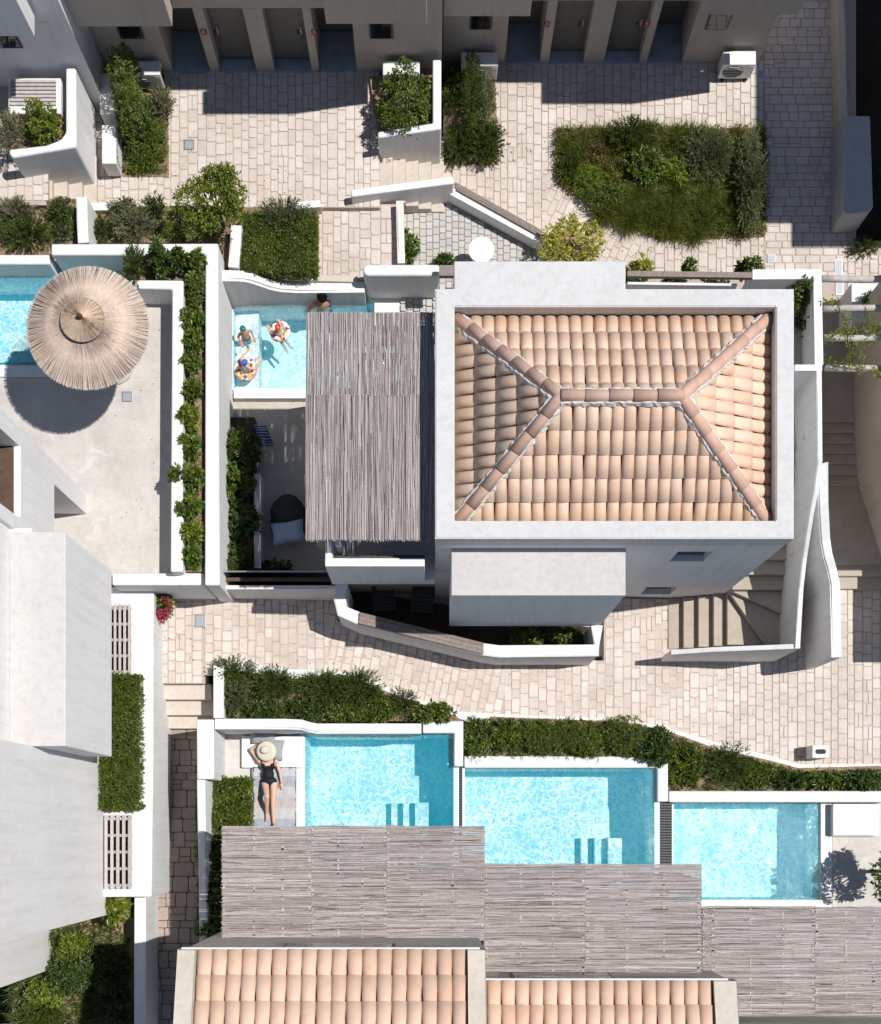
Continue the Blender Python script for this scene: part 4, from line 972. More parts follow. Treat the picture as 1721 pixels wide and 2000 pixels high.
# ------------------------------------------------------------------ east stairs
es = thing('stair', 'winding cement stair climbing round the south east corner of the hip roofed house', 'stair', (7, 5, -1.3))
xs_ = [5.43, 5.75, 6.06, 6.37, 6.66]; zz = -1.3; sy0, sy1 = 4.16, 5.33; PV = V3((6.62, 5.31)); ex1 = 8.0
for k in range(4):
    zz += .17; child_box('step', es, xs_[k], xs_[k+1]+(.0 if k < 3 else -.02), sy0, sy1, GZ, zz, M.stairc, .012)
def wedge(pts, z): 
    bm = bmesh.new(); prism_bm(bm, [(p[0]-es.location.x, p[1]-es.location.y) for p in pts], GZ-es.location.z, z-es.location.z, .012); bmdone(bm, 'step', M.stairc, es)
px_, py_ = PV.x, PV.y
wedge([(px_+.02, py_), (px_+.02, sy0), (px_+.82, sy0)], zz+.17)
wedge([(px_+.03, py_), (px_+.825, sy0), (ex1, sy0), (ex1, py_-.60)], zz+.34)
wedge([(px_+.04, py_), (ex1, py_-.595), (ex1, py_)], zz+.51)
zz += .51; y = py_+.002
for k in range(9):
    zz += .17; child_box('step', es, HX1+.01, ex1+.1, y, y+.298, GZ, zz, M.stairc, .012); y += .30
child_box('landing', es, HX1+.01, ex1+.12, y, y+2.6, GZ, zz+.17, M.stairc, .012)
strip('stair_wall', [(1600, 718, 3.3), (1601, 800, 3.2), (1602, 900, 2.9), (1594, 962, 2.55), (1586, 1000, 2.3), (1572, 1090, 1.6), (1565, 1150, 1.3), (1558, 1266, 1.0)], .10, GZ, M.white, 'slim white wall following the outer edge of the winding stair', bev=.015)
strip('stair_wall', [(1311, 1274, .15), (1400, 1268, .5), (1563, 1262, 1.0)], .10, GZ, M.white, 'sloping white wall along the foot of the winding stair', bev=.015)
strip('stair_wall', [(1553, 718, 3.3), (1606, 718, 3.3)], .12, GZ, M.white, 'short white return wall closing the top of the winding stair', bev=.015)
strip('garden_wall', [(1607, 905, 2.75), (1609, 985, 2.2), (1613, 1055, 1.6), (1618, 1085, 1.4), (1626, 1112, 1.1), (1632, 1140, .95), (1634, 1284, .75)], .22, GZ, M.white, 'curving white wall between the winding stair and the right hand passage', bev=.03)
# passage on the right
ps = thing('stair', 'long shaded flight of steps in the passage at the right edge', 'stair', (9.3, 8, -1.3))
yl = [P(0, 606, 0).y, P(0, 822, 0).y]+[P(0, yy, -.13*(i+1)).y for i, yy in enumerate((843, 864, 884, 904, 926, 947))]
zl = 0.0
for a, b_ in zip(yl, yl[1:]):
    child_box('step', ps, 8.35, 10.6, b_, a-.001, GZ, zl, M.stairc, .012); zl -= .13
for a, b_ in ((947, 1101), (1101, 1125), (1125, 1150)):
    child_box('step', ps, 8.4, 11.2, P(0, b_, zl).y, P(0, a, zl).y-.002, GZ, zl, M.stairc, .012); zl -= .13
bm = bmesh.new(); prism_bm(bm, [(9.30, 11.4), (9.38, 9.1), (9.62, 8.2), (9.9, 7.4), (10.25, 6.25), (12, 6.25), (12, 11.4)], GZ, 3.0, .02)
tag(bmdone(bm, 'retaining_wall', M.cream), 'tall beige retaining wall on the right of the shaded passage', 'wall')
tag(box('retaining_wall', 10.95, 12, 4.05, 6.24, GZ, 1.15, M.cream), 'lower beige wall continuing south of the shaded passage', 'wall')
tag(prism('planter_box', [(1663, 553), (1740, 553), (1740, 600), (1663, 640)], GZ, .9, M.white, bev=.02), 'white planter block behind the whitewashed beams at the right edge', 'planter')
tr = thing('trellis', 'four whitewashed beams spanning the passage at the right edge', 'trellis', P(1660, 630, 0))
for k, yy in enumerate((545, 602, 660, 719)):
    a = P(1606+k*2, yy, 2.35); l = tr.location
    bm_ = tube('beam', [(a.x+i*.31-l.x, a.y+R.uniform(-.012, .012)-l.y, a.z+R.uniform(-.008, .008)-l.z) for i in range(8)], .07, M.beam, tr, 7)
for y in (545, 719): a = P(1790, y, 2.3); child_box('post', tr, a.x-.06, a.x+.06, a.y-.06, a.y+.06, -.02, 2.3, M.beam, .01)
# small yard north east of the house
strip('garden_wall', [(1597, 545, 2.5), (1600, 712, 2.5)], .17, GZ, M.white, 'straight white wall east of the hip roofed house beneath the vine', bev=.02)
strip('garden_wall', [(1470, 536, 2.5), (1605, 535, 2.5)], .2, GZ, M.white, 'white wall piece north east of the hip roofed house', bev=.02)
strip('timber_rail', [(1226, 534, 2.5), (1469, 537, 2.5)], .11, 2.38, M.wood, 'grey timber rail along the north side of the hip roofed house', 'rail', bev=.01)
strip('garden_wall', [(1226, 553, 1.9), (1440, 556, 1.9)], .05, GZ, M.white, 'thin white ledge behind the timber rail', bev=.01)
strip('timber_rail', [(858, 528, 1.6), (888, 528, 1.6)], .22, 1.45, M.wood, 'short grey timber rail between the rounded wall and the house', 'rail', bev=.01)
slab('yard', 4.3, 8.2, 8.6, 11.25, GZ, -.6, M.darksoil)
# sunken patio wall south of the house
sp_ = strip('patio_wall', [(667, 1140, 1.2), (664, 1170, 1.2), (668, 1193, 1.2), (700, 1207, 1.12), (945, 1268, .70), (975, 1272, .68), (1164, 1270, .62), (1166, 1221, .62)], .26, GZ, M.white, 'crooked white wall with a timber seat round the sunken patio', 'wall', bev=.025)
for k in range(3): strip('slat', [(702, 1199+k*7.5, 1.185), (945, 1259+k*7.5, .765)], .075, .66, M.wood, parent=sp_, bev=.008)
tag(pbox('terrace_wall', (426, 1143), (660, 1151), GZ, 1.1, M.whiteb, bev=.01), 'low rendered wall at the south end of the dark sunken terrace', 'wall')
tr_ = tag(box('timber_rail', g(428, 1.12), g(660, 1.12), 5.30, 5.38, 1.105, 1.15, M.wooddark), 'brown timber rail on the wall of the dark sunken terrace', 'rail')
bl = thing('glass_balustrade', 'glass balustrade inside the south wall of the dark sunken terrace', 'balustrade', P(530, 1136, 0))
child_box('pane', bl, g(432, 1.2), g(640, 1.2), 5.43, 5.442, -.1, 1.5, M.glass, 0); child_box('rail', bl, g(432, 1.2), g(640, 1.2), 5.42, 5.452, 1.501, 1.53, M.steel, .004)
# ------------------------------------------------------------------ planting beds
def bed(px, z, mat=None, z0=GZ):
    return struct(prism('planting_bed', px, z0, z, mat or M.soil, bev=0))
bed([(-60, 388), (152, 388), (156, 476), (100, 478), (98, 498), (-60, 498)], 1.55)
bed([(168, 405), (345, 402), (455, 402), (455, 520), (426, 520), (426, 474), (168, 474)], 1.1)
bed([(458, 400), (622, 400), (622, 535), (540, 545), (458, 530)], .82)
bed([(240, 497), (401, 497), (401, 1117), (357, 1117), (357, 547), (240, 546)], 1.75)
bed([(1088, 250), (1495, 250), (1495, 462), (1290, 470), (1190, 425), (1088, 360)], .03)
bed([(190, 170), (328, 170), (330, 345), (240, 345), (190, 200)], .87)
bed([(722, 150), (846, 130), (846, 245), (738, 262)], .95, None)
bed([(868, 120), (965, 120), (975, 322), (868, 322)], .02)
bed([(20, 215), (128, 215), (128, 285), (20, 295)], 2.15)
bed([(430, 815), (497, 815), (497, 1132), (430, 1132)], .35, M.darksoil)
wallp([(496, 925), (509, 925), (509, 1110), (496, 1110)], -.4, .42, 'low planter edge inside the dark sunken terrace', bev=.01)
bed([(1062, 474), (1085, 450), (1130, 446), (1158, 478), (1150, 514), (1050, 514)], .015)
bed([(436, 1302), (560, 1312), (690, 1322), (760, 1352), (890, 1398), (905, 1408), (436, 1408)], -.05)
bed([(905, 1398), (1190, 1408), (1300, 1425), (1305, 1478), (905, 1476)], -.40)
bed([(1305, 1428), (1400, 1462), (1500, 1484), (1560, 1500), (1740, 1495), (1740, 1546), (1305, 1546)], -.75)
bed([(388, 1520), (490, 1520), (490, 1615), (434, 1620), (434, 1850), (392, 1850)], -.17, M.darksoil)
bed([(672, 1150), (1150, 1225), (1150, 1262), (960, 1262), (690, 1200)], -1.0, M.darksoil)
strip('kerb', [(418, 1302, .12), (470, 1302, .10), (560, 1316, .02), (640, 1318, -.05), (700, 1326, -.1), (765, 1354, -.2), (830, 1380, -.27), (895, 1399, -.33), (1000, 1405, -.45), (1190, 1412, -.65), (1290, 1426, -.75), (1400, 1460, -.9), (1500, 1484, -1.02), (1565, 1502, -1.08), (1740, 1500, -1.12)], .21, GZ, M.white, 'long white kerb winding between the lower path and the pool planting', 'kerb', bev=.02)
strip('garden_wall', [(427, 1300, .35), (427, 1402, .35)], .22, GZ, M.white, 'short white wall beside the steps to the alley', bev=.02)
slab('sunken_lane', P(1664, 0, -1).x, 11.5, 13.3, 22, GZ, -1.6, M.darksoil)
# ------------------------------------------------------------------ plants
def unit(v): return v/np.maximum(np.linalg.norm(v, axis=1, keepdims=True), 1e-9)
def leaves(base, d, L, Wd, rng, fold=.25):
    """one folded leaf (two triangles) at each base point, pointing along d"""
    n = len(base); d = unit(d); r = rng.normal(size=(n, 3)); r[:, 2] = abs(r[:, 2])*.6+.8
    s = unit(np.cross(d, r)); nn = np.cross(s, d); L = np.broadcast_to(np.asarray(L, float).reshape(-1, 1), (n, 1)); Wd = np.broadcast_to(np.asarray(Wd, float).reshape(-1, 1), (n, 1))
    mid = base+d*L*.52
    a = base; t = base+d*L-np.array([[0, 0, 1]])*L*.12; l = mid+s*Wd/2+nn*Wd*fold; q = mid-s*Wd/2+nn*Wd*fold
    V = np.stack([a, q, t, l], 1).reshape(-1, 3); i = np.arange(n)*4
    F = np.stack([np.stack([i, i+1, i+2], 1), np.stack([i, i+2, i+3], 1)], 1).reshape(-1, 3)
    return V, F
def blades(base, d, L, Wd, rng, droop=.6):
    n = len(base); d = unit(d); L = np.asarray(L).reshape(-1, 1)*np.ones((n, 1)); up = np.array([[0, 0, 1.]])
    s = unit(np.cross(d, up+rng.normal(0, .2, (n, 3)))); p0 = base; p1 = base+d*L*.5; p2 = base+d*L-up*L*droop*.35*rng.random((n, 1)); w = Wd/2
    V = np.stack([p0-s*w, p0+s*w, p1+s*w*.8, p1-s*w*.8, p2], 1).reshape(-1, 3); i = np.arange(n)*5
    F = np.stack([np.stack([i, i+1, i+2], 1), np.stack([i, i+2, i+3], 1), np.stack([i+3, i+2, i+4], 1)], 1).reshape(-1, 3)
    return V, F
def dome(n, rng, lobes, rx, ry, h, shell=.55):
    """points through a lumpy dome made of several lobes; returns points and outward directions"""
    k = rng.integers(0, len(lobes), n); c = np.array([q[:3] for q in lobes])[k]; r = np.array([q[3] for q in lobes])[k][:, None]
    u = unit(rng.normal(size=(n, 3))); u[:, 2] = np.abs(u[:, 2])*1.0-.12*rng.random(n); u = unit(u)
    rad = rng.random((n, 1))**(1/3)*(1-shell)+shell; rad = np.where(rng.random((n, 1)) < .25, rng.random((n, 1))**.5, rad)
    p = (c+u*r*rad)*np.array([[rx, ry, h]]); out = unit(u*np.array([[1/rx, 1/ry, 1/h]]))
    return p, out
def lobes_for(rng, m, spread=.55, rmin=.38, rmax=.55):
    L = []
    for k in range(m):
        a = 2*math.pi*k/m+rng.uniform(-.4, .4); q = spread*rng.uniform(.6, 1.1); L.append((math.cos(a)*q, math.sin(a)*q, rng.uniform(.15, .45), rng.uniform(rmin, rmax)))
    L.append((rng.uniform(-.12, .12), rng.uniform(-.12, .12), .45, .55)); return L
SEED = [500]
def shrub(name, label, cat, kind, px, py, rx, ry, zg, h, mat, dens=1.0, box_=False, group=None, trunk=True, lean=(0, 0), leaf=None):
    """px,py: where the crown's middle shows; rx,ry: half extents in pixels"""
    SEED[0] += 1; rng = np.random.default_rng(SEED[0]); zc_ = zg+h*.55; c = P(px, py, zc_); sc = (CH-zc_)/CF; rx, ry = rx*sc, ry*sc
    o = thing(name, label, cat, (c.x, c.y, zg), 0, group)
    area = rx*ry*3.14
    if kind in ('broad', 'small', 'rosette'):
        lb_ = lobes_for(rng, 7 if area > .3 else 5) if not box_ else None
        Lf = leaf or {'broad': .085, 'small': .055, 'rosette': .12}[kind]; per = {'broad': 7, 'small': 6, 'rosette': 11}[kind]
        nt = int(dens*area*(1+h*.7)*{'broad': 330, 'small': 560, 'rosette': 120}[kind])+14
        if box_:
            q = rng.random((nt, 3)); f = rng.integers(0, 7, nt); q[:, 2] = np.where(f < 4, .9+rng.normal(0, .05, nt), q[:, 2]); q[:, 0] = np.where(f == 4, rng.choice([.02, .98], nt), q[:, 0]); q[:, 1] = np.where(f == 5, rng.choice([.02, .98], nt), q[:, 1])
            tips = (q-np.array([[.5, .5, 0]]))*np.array([[2*rx, 2*ry, h]])+rng.normal(0, .02, (nt, 3)); out = unit((q-np.array([[.5, .5, .2]]))*np.array([[.6, .6, 1.2]]))
        else:
            tips, out = dome(nt, rng, lb_, rx, ry, h)
        tips = tips+np.array([[lean[0], lean[1], 0]])*(tips[:, 2:3]/max(h, .01))
        base = np.repeat(tips, per, 0); od = np.repeat(out, per, 0); n = len(base)
        d = od*(.55 if kind != 'rosette' else .75)+unit(rng.normal(size=(n, 3)))*.95; d[:, 2] += .12
        if kind == 'rosette': base = base-unit(od)*0.02
        V, F = leaves(base+rng.normal(0, .012, (n, 3)), d, Lf*rng.uniform(.65, 1.25, n), Lf*.42*rng.uniform(.7, 1.2, n), rng)
        fo = np_mesh('foliage', V, F, mat, o)
    elif kind in ('needle', 'spike'):
        ns = int(dens*area*230)+26; a = rng.random(ns)*2*math.pi; q = np.sqrt(rng.random(ns))
        b0 = np.stack([np.cos(a)*q*rx*.45, np.sin(a)*q*ry*.45, rng.random(ns)*h*.15], 1)
        e = np.stack([np.cos(a)*q*rx*1.02, np.sin(a)*q*ry*1.02, h*(1.02-.55*q**2)*rng.uniform(.75, 1.08, ns)], 1)+rng.normal(0, .03, (ns, 3))
        m = 26 if kind == 'needle' else 18; t = rng.uniform(.15, 1.02, (ns, m, 1)); st_ = b0[:, None]+(e-b0)[:, None]*t; st_[..., 2] += (.12*h*np.sin(t[..., 0]*3.14))
        dd = np.repeat(unit(e-b0), m, 0); n = ns*m; base = st_.reshape(-1, 3)+np.array([[lean[0], lean[1], 0]])*(st_.reshape(-1, 3)[:, 2:3]/max(h, .01))
        d = dd*1.0+unit(rng.normal(size=(n, 3)))*.62; Lf = leaf or .062
        V, F = leaves(base, d, Lf*rng.uniform(.6, 1.3, n), .015*rng.uniform(.8, 1.3, n), rng, .1)
        fo = np_mesh('foliage', V, F, mat, o)
    elif kind == 'grass':
        n = int(dens*area*1500)+200; a = rng.random(n)*2*math.pi; q = np.sqrt(rng.random(n))
        nc = max(5, int(area*14)); cc = np.stack([np.cos(ca_ := rng.random(nc)*6.283)*(cq := np.sqrt(rng.random(nc)))*rx, np.sin(ca_)*cq*ry], 1)
        k = rng.integers(0, nc, n); off = rng.normal(0, .035, (n, 2)); b0 = np.concatenate([cc[k]+off, np.zeros((n, 1))], 1)
        az = rng.random(n)*6.283; el = rng.uniform(.5, 1.35, n); d = np.stack([np.cos(az)*np.cos(el), np.sin(az)*np.cos(el), np.sin(el)], 1)
        V, F = blades(b0, d, h*rng.uniform(.6, 1.3, n), .014, rng, 1.2); fo = np_mesh('foliage', V, F, mat, o)
    if trunk:
        for k in range(5 if h > .35 else 3):
            a = k*2.4+rng.uniform(0, .5); e = V3((math.cos(a)*rx*.55+lean[0]*.6, math.sin(a)*ry*.55+lean[1]*.6, h*.68))
            tube('stem', [(math.cos(a)*.025, math.sin(a)*.025, -.03), (e.x*.35, e.y*.35, h*.35), e], [.016, .012, .006], M.bark, o, 5)
    return o
def tree(name, label, px, py, rx, ry, zg, h, mat, dens=1.0, leaf=.075, cat='tree', hb_=.35, fruit=None):
    SEED[0] += 1; rng = np.random.default_rng(SEED[0]); zc_ = zg+h*.7; c = P(px, py, zc_); sc = (CH-zc_)/CF; rx, ry = rx*sc, ry*sc
    o = thing(name, label, cat, (c.x, c.y, zg))
    tube('trunk', [(0, 0, -.05), (.02, .01, h*.25), (-.01, .02, h*hb_+.15)], [.05, .04, .03], M.bark, o, 7)
    nb_ = 9; tips_all = []
    for k in range(nb_):
        a = 2*math.pi*k/nb_+rng.uniform(-.3, .3); q = rng.uniform(.55, .95); e = V3((math.cos(a)*rx*q, math.sin(a)*ry*q, h*rng.uniform(.55, .92)))
        tube('limb', [(0, 0, h*hb_), (e.x*.45, e.y*.45, h*hb_+(e.z-h*hb_)*.6), e], [.024, .016, .006], M.bark, o, 5)
    lb_ = [(math.cos(2*math.pi*k/8+rng.uniform(-.3, .3))*rng.uniform(.45, .8), math.sin(2*math.pi*k/8+rng.uniform(-.3, .3))*rng.uniform(.45, .8), rng.uniform(.2, .7), rng.uniform(.24, .40)) for k in range(11)]+[(0, 0, .6, .4)]
    n = int(dens*rx*ry*3.14*430)+20; tips, out = dome(n, rng, lb_, rx, ry, h*(1-hb_), .3); tips[:, 2] += h*hb_
    m = 7; base = np.repeat(tips, m, 0); od = np.repeat(out, m, 0); nn = len(base); d = od*.5+unit(rng.normal(size=(nn, 3))); d[:, 2] += .15
    V, F = leaves(base+rng.normal(0, .02, (nn, 3)), d, leaf*rng.uniform(.6, 1.3, nn), leaf*.44*rng.uniform(.7, 1.2, nn), rng); np_mesh('crown', V, F, mat, o)
    return o
def cover(px, z, n, mats, label, kind='mix', h=.16, leaf=.06):
    xs0, xs1, ys0, ys1 = min(a for a, _ in px), max(a for a, _ in px), min(b_ for _, b_ in px), max(b_ for _, b_ in px)
    SEED[0] += 1; rng = np.random.default_rng(SEED[0]); q = rng.uniform((xs0, ys0), (xs1, ys1), (n*3, 2)); q = q[[inpoly(a, b_, px) for a, b_ in q]][:n]
    sc = (CH-z)/CF; b0 = np.stack([(q[:, 0]-NX)*sc, (NY-q[:, 1])*sc, np.full(len(q), z)], 1)
    for k, mt in enumerate(mats):
        s = b0[k::len(mats)]
        if kind == 'grass' or (kind == 'mix' and k % 2 == 0):
            b1 = np.repeat(s, 5, 0)+rng.normal(0, .03, (len(s)*5, 3))*np.array([[1, 1, 0]]); az = rng.random(len(b1))*6.283; el = rng.uniform(.5, 1.3, len(b1))
            V, F = blades(b1, np.stack([np.cos(az)*np.cos(el), np.sin(az)*np.cos(el), np.sin(el)], 1), h*1.6*rng.uniform(.5, 1.3, len(b1)), .013, rng, 1.1)
        else:
            b1 = np.repeat(s+np.array([[0, 0, 1]])*h*rng.random((len(s), 1)), 6, 0)+rng.normal(0, .02, (len(s)*6, 3)); d = rng.normal(size=b1.shape); d[:, 2] = abs(d[:, 2])*.6+.2
            V, F = leaves(b1, d, leaf*rng.uniform(.6, 1.3, len(b1)), leaf*.42, rng)
        o = np_mesh('ground_cover', V, F, mt); tag(o, label+(' of grassy blades' if (kind == 'grass' or (kind == 'mix' and k % 2 == 0)) else ' of small leaves')+(' mixed in' if k > 1 else ''), 'ground cover', None, 'stuff')
cover([(1086, 252), (1492, 252), (1494, 460), (1290, 466), (1190, 424), (1150, 398), (1088, 358)], .03, 5200, [L_GRASS, L_HEDGE, L_RUST, L_LIME], 'low ground cover of the big bed', h=.17, leaf=.06)
cover([(438, 1305), (560, 1314), (690, 1326), (760, 1356), (890, 1402), (890, 1406), (438, 1406)], -.05, 1300, [L_ROSE, L_DARK], 'low ground cover above the first pool', h=.16)
cover([(908, 1402), (1190, 1412), (1298, 1428), (1302, 1476), (908, 1474)], -.40, 1200, [L_ROSE, L_DARK], 'low ground cover above the middle pool', h=.16)
cover([(1308, 1434), (1400, 1468), (1500, 1490), (1560, 1506), (1730, 1504), (1730, 1543), (1308, 1543)], -.75, 900, [L_ROSE, L_DARK], 'low ground cover above the rightmost pool', h=.13)
cover([(192, 172), (326, 172), (328, 342), (242, 342), (192, 210)], .87, 380, [L_ROSE, L_HEDGE], 'low ground cover left of the upper plaza', h=.15)
cover([(-10, 390), (150, 390), (154, 474), (98, 476), (96, 494), (-10, 494)], 1.55, 260, [L_OLIVE, L_ROSE], 'sparse ground cover in the far left bed', h=.1)
cover([(172, 408), (345, 405), (452, 405), (452, 472), (172, 472)], 1.1, 420, [L_OLIVE, L_LIME], 'sparse ground cover under the lemon tree', h=.1)
cover([(870, 124), (962, 124), (972, 318), (870, 318)], .02, 420, [L_ROSE, L_DARK], 'low ground cover beside the courtyard', h=.12)
cover([(20, 1815), (230, 1800), (255, 1830), (255, 2010), (20, 2010)], -.55, 1500, [L_DARK, L_ROSE], 'dark ground cover in the bottom left garden', h=.25)
cover([(392, 1625), (432, 1625), (434, 1848), (396, 1848)], -.17, 420, [L_DARK, L_BROAD], 'ground cover beside the alley', h=.2)
cover([(360, 570), (400, 500), (400, 1110), (360, 1110)], 1.75, 500, [L_OLIVE, L_DARK], 'sparse ground cover in the long planter', h=.06, leaf=.04)
G1_, G2_, G3_ = 'shrubs in the upper beds', 'shrubs in the long planter', 'shrubs along the pools'
# upper left
shrub('bay_shrub', 'tall narrow dark shrub reaching up beside the shaded air conditioner', 'shrub', 'small', 246, 170, 32, 92, .87, 2.1, L_BROAD, 1.0, lean=(.0, .0))
shrub('bay_shrub', 'leafy shrub just below the tall narrow one by the two air conditioners', 'shrub', 'small', 272, 225, 28, 46, .87, .8, L_DARK, 1.1)
shrub('lavender', 'silvery lavender clump beside the upper plaza edge', 'shrub', 'needle', 315, 200, 26, 30, .87, .55, L_GREY, 1.0)
shrub('ground_cover', 'bright green rounded ground cover left of the upper plaza', 'shrub', 'small', 287, 285, 47, 58, .87, .38, L_HEDGE, 1.3)
shrub('orange_bush', 'glossy citrus bush spilling over the slatted bench', 'shrub', 'broad', 78, 232, 42, 42, 2.15, .75, L_LEMON, .9)
shrub('lavender', 'grey lavender clump at the left edge beside the citrus bush', 'shrub', 'needle', 18, 255, 36, 42, 2.1, .55, L_GREY, .9)
shrub('lavender', 'grey green lavender at the far left of the upper bed', 'shrub', 'needle', 28, 412, 44, 30, 1.55, .5, L_GREY, 1.1)
shrub('rosemary', 'dark green rosemary clump at the far left of the upper bed', 'shrub', 'needle', 48, 452, 52, 36, 1.55, .5, L_ROSE, 1.2)
shrub('sage', 'loose green shrub against the short white divider', 'shrub', 'small', 122, 412, 34, 34, 1.55, .45, L_DARK, .9)
shrub('sage', 'small grey green shrub at the corner of the far left bed', 'shrub', 'needle', 118, 455, 26, 20, 1.55, .3, L_OLIVE, .9)
shrub('lavender', 'large pale silver lavender in the bed above the long planter', 'shrub', 'needle', 258, 435, 44, 36, 1.1, .62, L_GREY, 1.2)
shrub('lavender', 'rounder silver lavender behind the large pale one', 'shrub', 'needle', 243, 405, 28, 20, 1.1, .5, L_OLIVE, 1.2)
shrub('rosemary', 'small olive green rosemary right of the short white divider', 'shrub', 'needle', 198, 448, 28, 26, 1.1, .45, L_ROSE, 1.2)
shrub('sage', 'green shrub between the silver lavender and the lemon tree', 'shrub', 'needle', 300, 402, 26, 24, 1.1, .5, L_ROSE, 1.1)
shrub('ground_cover', 'pale green low plants under the lemon tree', 'shrub', 'small', 330, 450, 44, 20, 1.1, .22, L_LIME, .6)
tree('lemon_tree', 'bright green lemon tree at the corner of the upper plaza', 418, 392, 76, 76, 1.1, 1.75, L_LEMON, 1.0)
shrub('lavender', 'grey green feathery mound on top of the clipped bush bed', 'shrub', 'needle', 552, 424, 62, 40, .82, .8, L_OLIVE, 1.3)
shrub('clipped_bush', 'clipped dark green bush above the family pool', 'shrub', 'small', 545, 480, 74, 56, .82, .55, L_HEDGE, 2.4, box_=True)
tree('lemon_tree', 'dense lemon shrub filling the white planter by the cream steps', 790, 190, 58, 66, .95, 1.25, L_BROAD, 1.35, cat='shrub', hb_=.15)
shrub('rosemary', 'tall upright rosemary spire against the beige wall', 'shrub', 'needle', 922, 170, 22, 72, .02, 1.55, L_ROSE, 1.6)
shrub('lavender', 'silver grey shrub beside the tall rosemary spire', 'shrub', 'needle', 948, 190, 24, 50, .02, .8, L_GREY, 1.3)
shrub('gardenia', 'leafy shrub with pale flowers against the planter wall', 'shrub', 'broad', 888, 165, 26, 44, .02, .6, L_BROAD, .8)
shrub('rosemary', 'low spreading rosemary at the foot of the cream steps', 'shrub', 'needle', 898, 282, 38, 40, .02, .45, L_ROSE, 1.5)
shrub('rosemary', 'spiky bright rosemary clump jutting over the courtyard paving', 'shrub', 'needle', 948, 275, 44, 46, .02, .55, L_ROSE, 1.5)
# big bed
for i, (lab, kd, px, py, rx, ry, h, mt, dn) in enumerate((
    ('feathery green grass tuft at the top left of the big bed', 'grass', 1140, 275, 40, 26, .42, L_GRASS, 1.5),
    ('dark bronze shrub left of the middle of the big bed', 'small', 1172, 298, 26, 30, .4, L_RUST, .9),
    ('tall dark green shrub at the upper edge of the big bed', 'needle', 1230, 258, 40, 30, .75, L_ROSE, 1.2),
    ('grassy clump along the upper edge of the big bed', 'grass', 1310, 268, 70, 26, .4, L_GRASS, 1.5),
    ('leafy green shrub in the middle of the big bed', 'broad', 1265, 318, 38, 36, .6, L_BROAD, .8),
    ('smaller leafy shrub right of the middle of the big bed', 'broad', 1320, 330, 28, 26, .45, L_LIME, .6),
    ('grey green wiry shrub in the right half of the big bed', 'needle', 1385, 300, 44, 50, .6, L_OLIVE, 1.2),
    ('low yellow green shrub at the left of the big bed', 'small', 1150, 350, 40, 34, .35, L_LIME, .8),
    ('mid green mound at the lower left corner of the big bed', 'small', 1185, 385, 46, 30, .4, L_HEDGE, .9),
    ('low tuft at the far left edge of the big bed', 'needle', 1112, 325, 18, 34, .35, L_ROSE, 1.2))):
    shrub('bed_shrub', lab, 'shrub', kd, px, py, rx*1.15, ry*1.15, .03, h, mt, dn, group=G1_)
shrub('meadow_grass', 'arching olive grass sward filling the lower half of the big bed', 'grass', 'grass', 1320, 415, 112, 46, .03, .45, L_GRASS, 2.6, trunk=False)
shrub('meadow_grass', 'arching grass tuft at the lower left of the big bed sward', 'grass', 'grass', 1230, 402, 60, 34, .03, .42, L_GRASS, 2.0, trunk=False)
shrub('hedge', 'silver olive hedge along the right side of the big bed', 'hedge', 'needle', 1466, 355, 30, 108, .03, .75, L_OLIVE, 1.7)
tree('variegated_shrub', 'yellow green variegated shrub behind the hip roofed house', 1112, 470, 72, 50, .02, 1.1, L_VARI, .55, cat='shrub', leaf=.085)
shrub('oleander', 'potted leafy plant against the thin wall of the cobbled yard', 'plant', 'rosette', 797, 482, 20, 34, .1, .7, L_BROAD, 1.2)
shrub('oleander', 'low leafy plant at the south edge of the cobbled yard', 'plant', 'rosette', 868, 508, 22, 14, .1, .6, L_DARK, 1.1)
for px, py, rx, ry, lab in ((1252, 520, 26, 14, 'pale leafy plant peeping over the timber rail, leftmost'), (1346, 523, 15, 9, 'small dark leafy plant peeping over the timber rail, in the middle'), (1462, 522, 36, 12, 'dark leafy plant peeping over the timber rail, rightmost')):
    shrub('rail_plant', lab, 'plant', 'rosette', px, py, rx, ry, 1.0, 1.2, L_VARI if 'pale' in lab else L_BROAD, 1.4)
for px, py, lab in ((1240, 546, 'shaded shrub under the left end of the timber rail'), (1320, 548, 'shaded shrub under the middle of the timber rail'), (1400, 550, 'shaded shrub under the right end of the timber rail')):
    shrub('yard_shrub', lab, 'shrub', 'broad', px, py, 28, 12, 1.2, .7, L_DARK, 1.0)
shrub('climber', 'green climber over the white wall north east of the house', 'vine', 'broad', 1562, 575, 40, 34, 1.2, 1.5, L_BROAD, 1.0)
shrub('climber', 'hanging climber along the white wall east of the house', 'vine', 'broad', 1572, 632, 26, 34, .9, 1.3, L_BROAD, .9)
shrub('lane_shrub', 'dark tuft at the edge of the black shadow on the right', 'shrub', 'needle', 1690, 482, 30, 18, -.1, .5, L_ROSE, 1.0)
shrub('planter_shrub', 'dark shrub in the white planter block at the right edge', 'shrub', 'small', 1702, 588, 20, 22, .85, .4, L_DARK, 1.2)
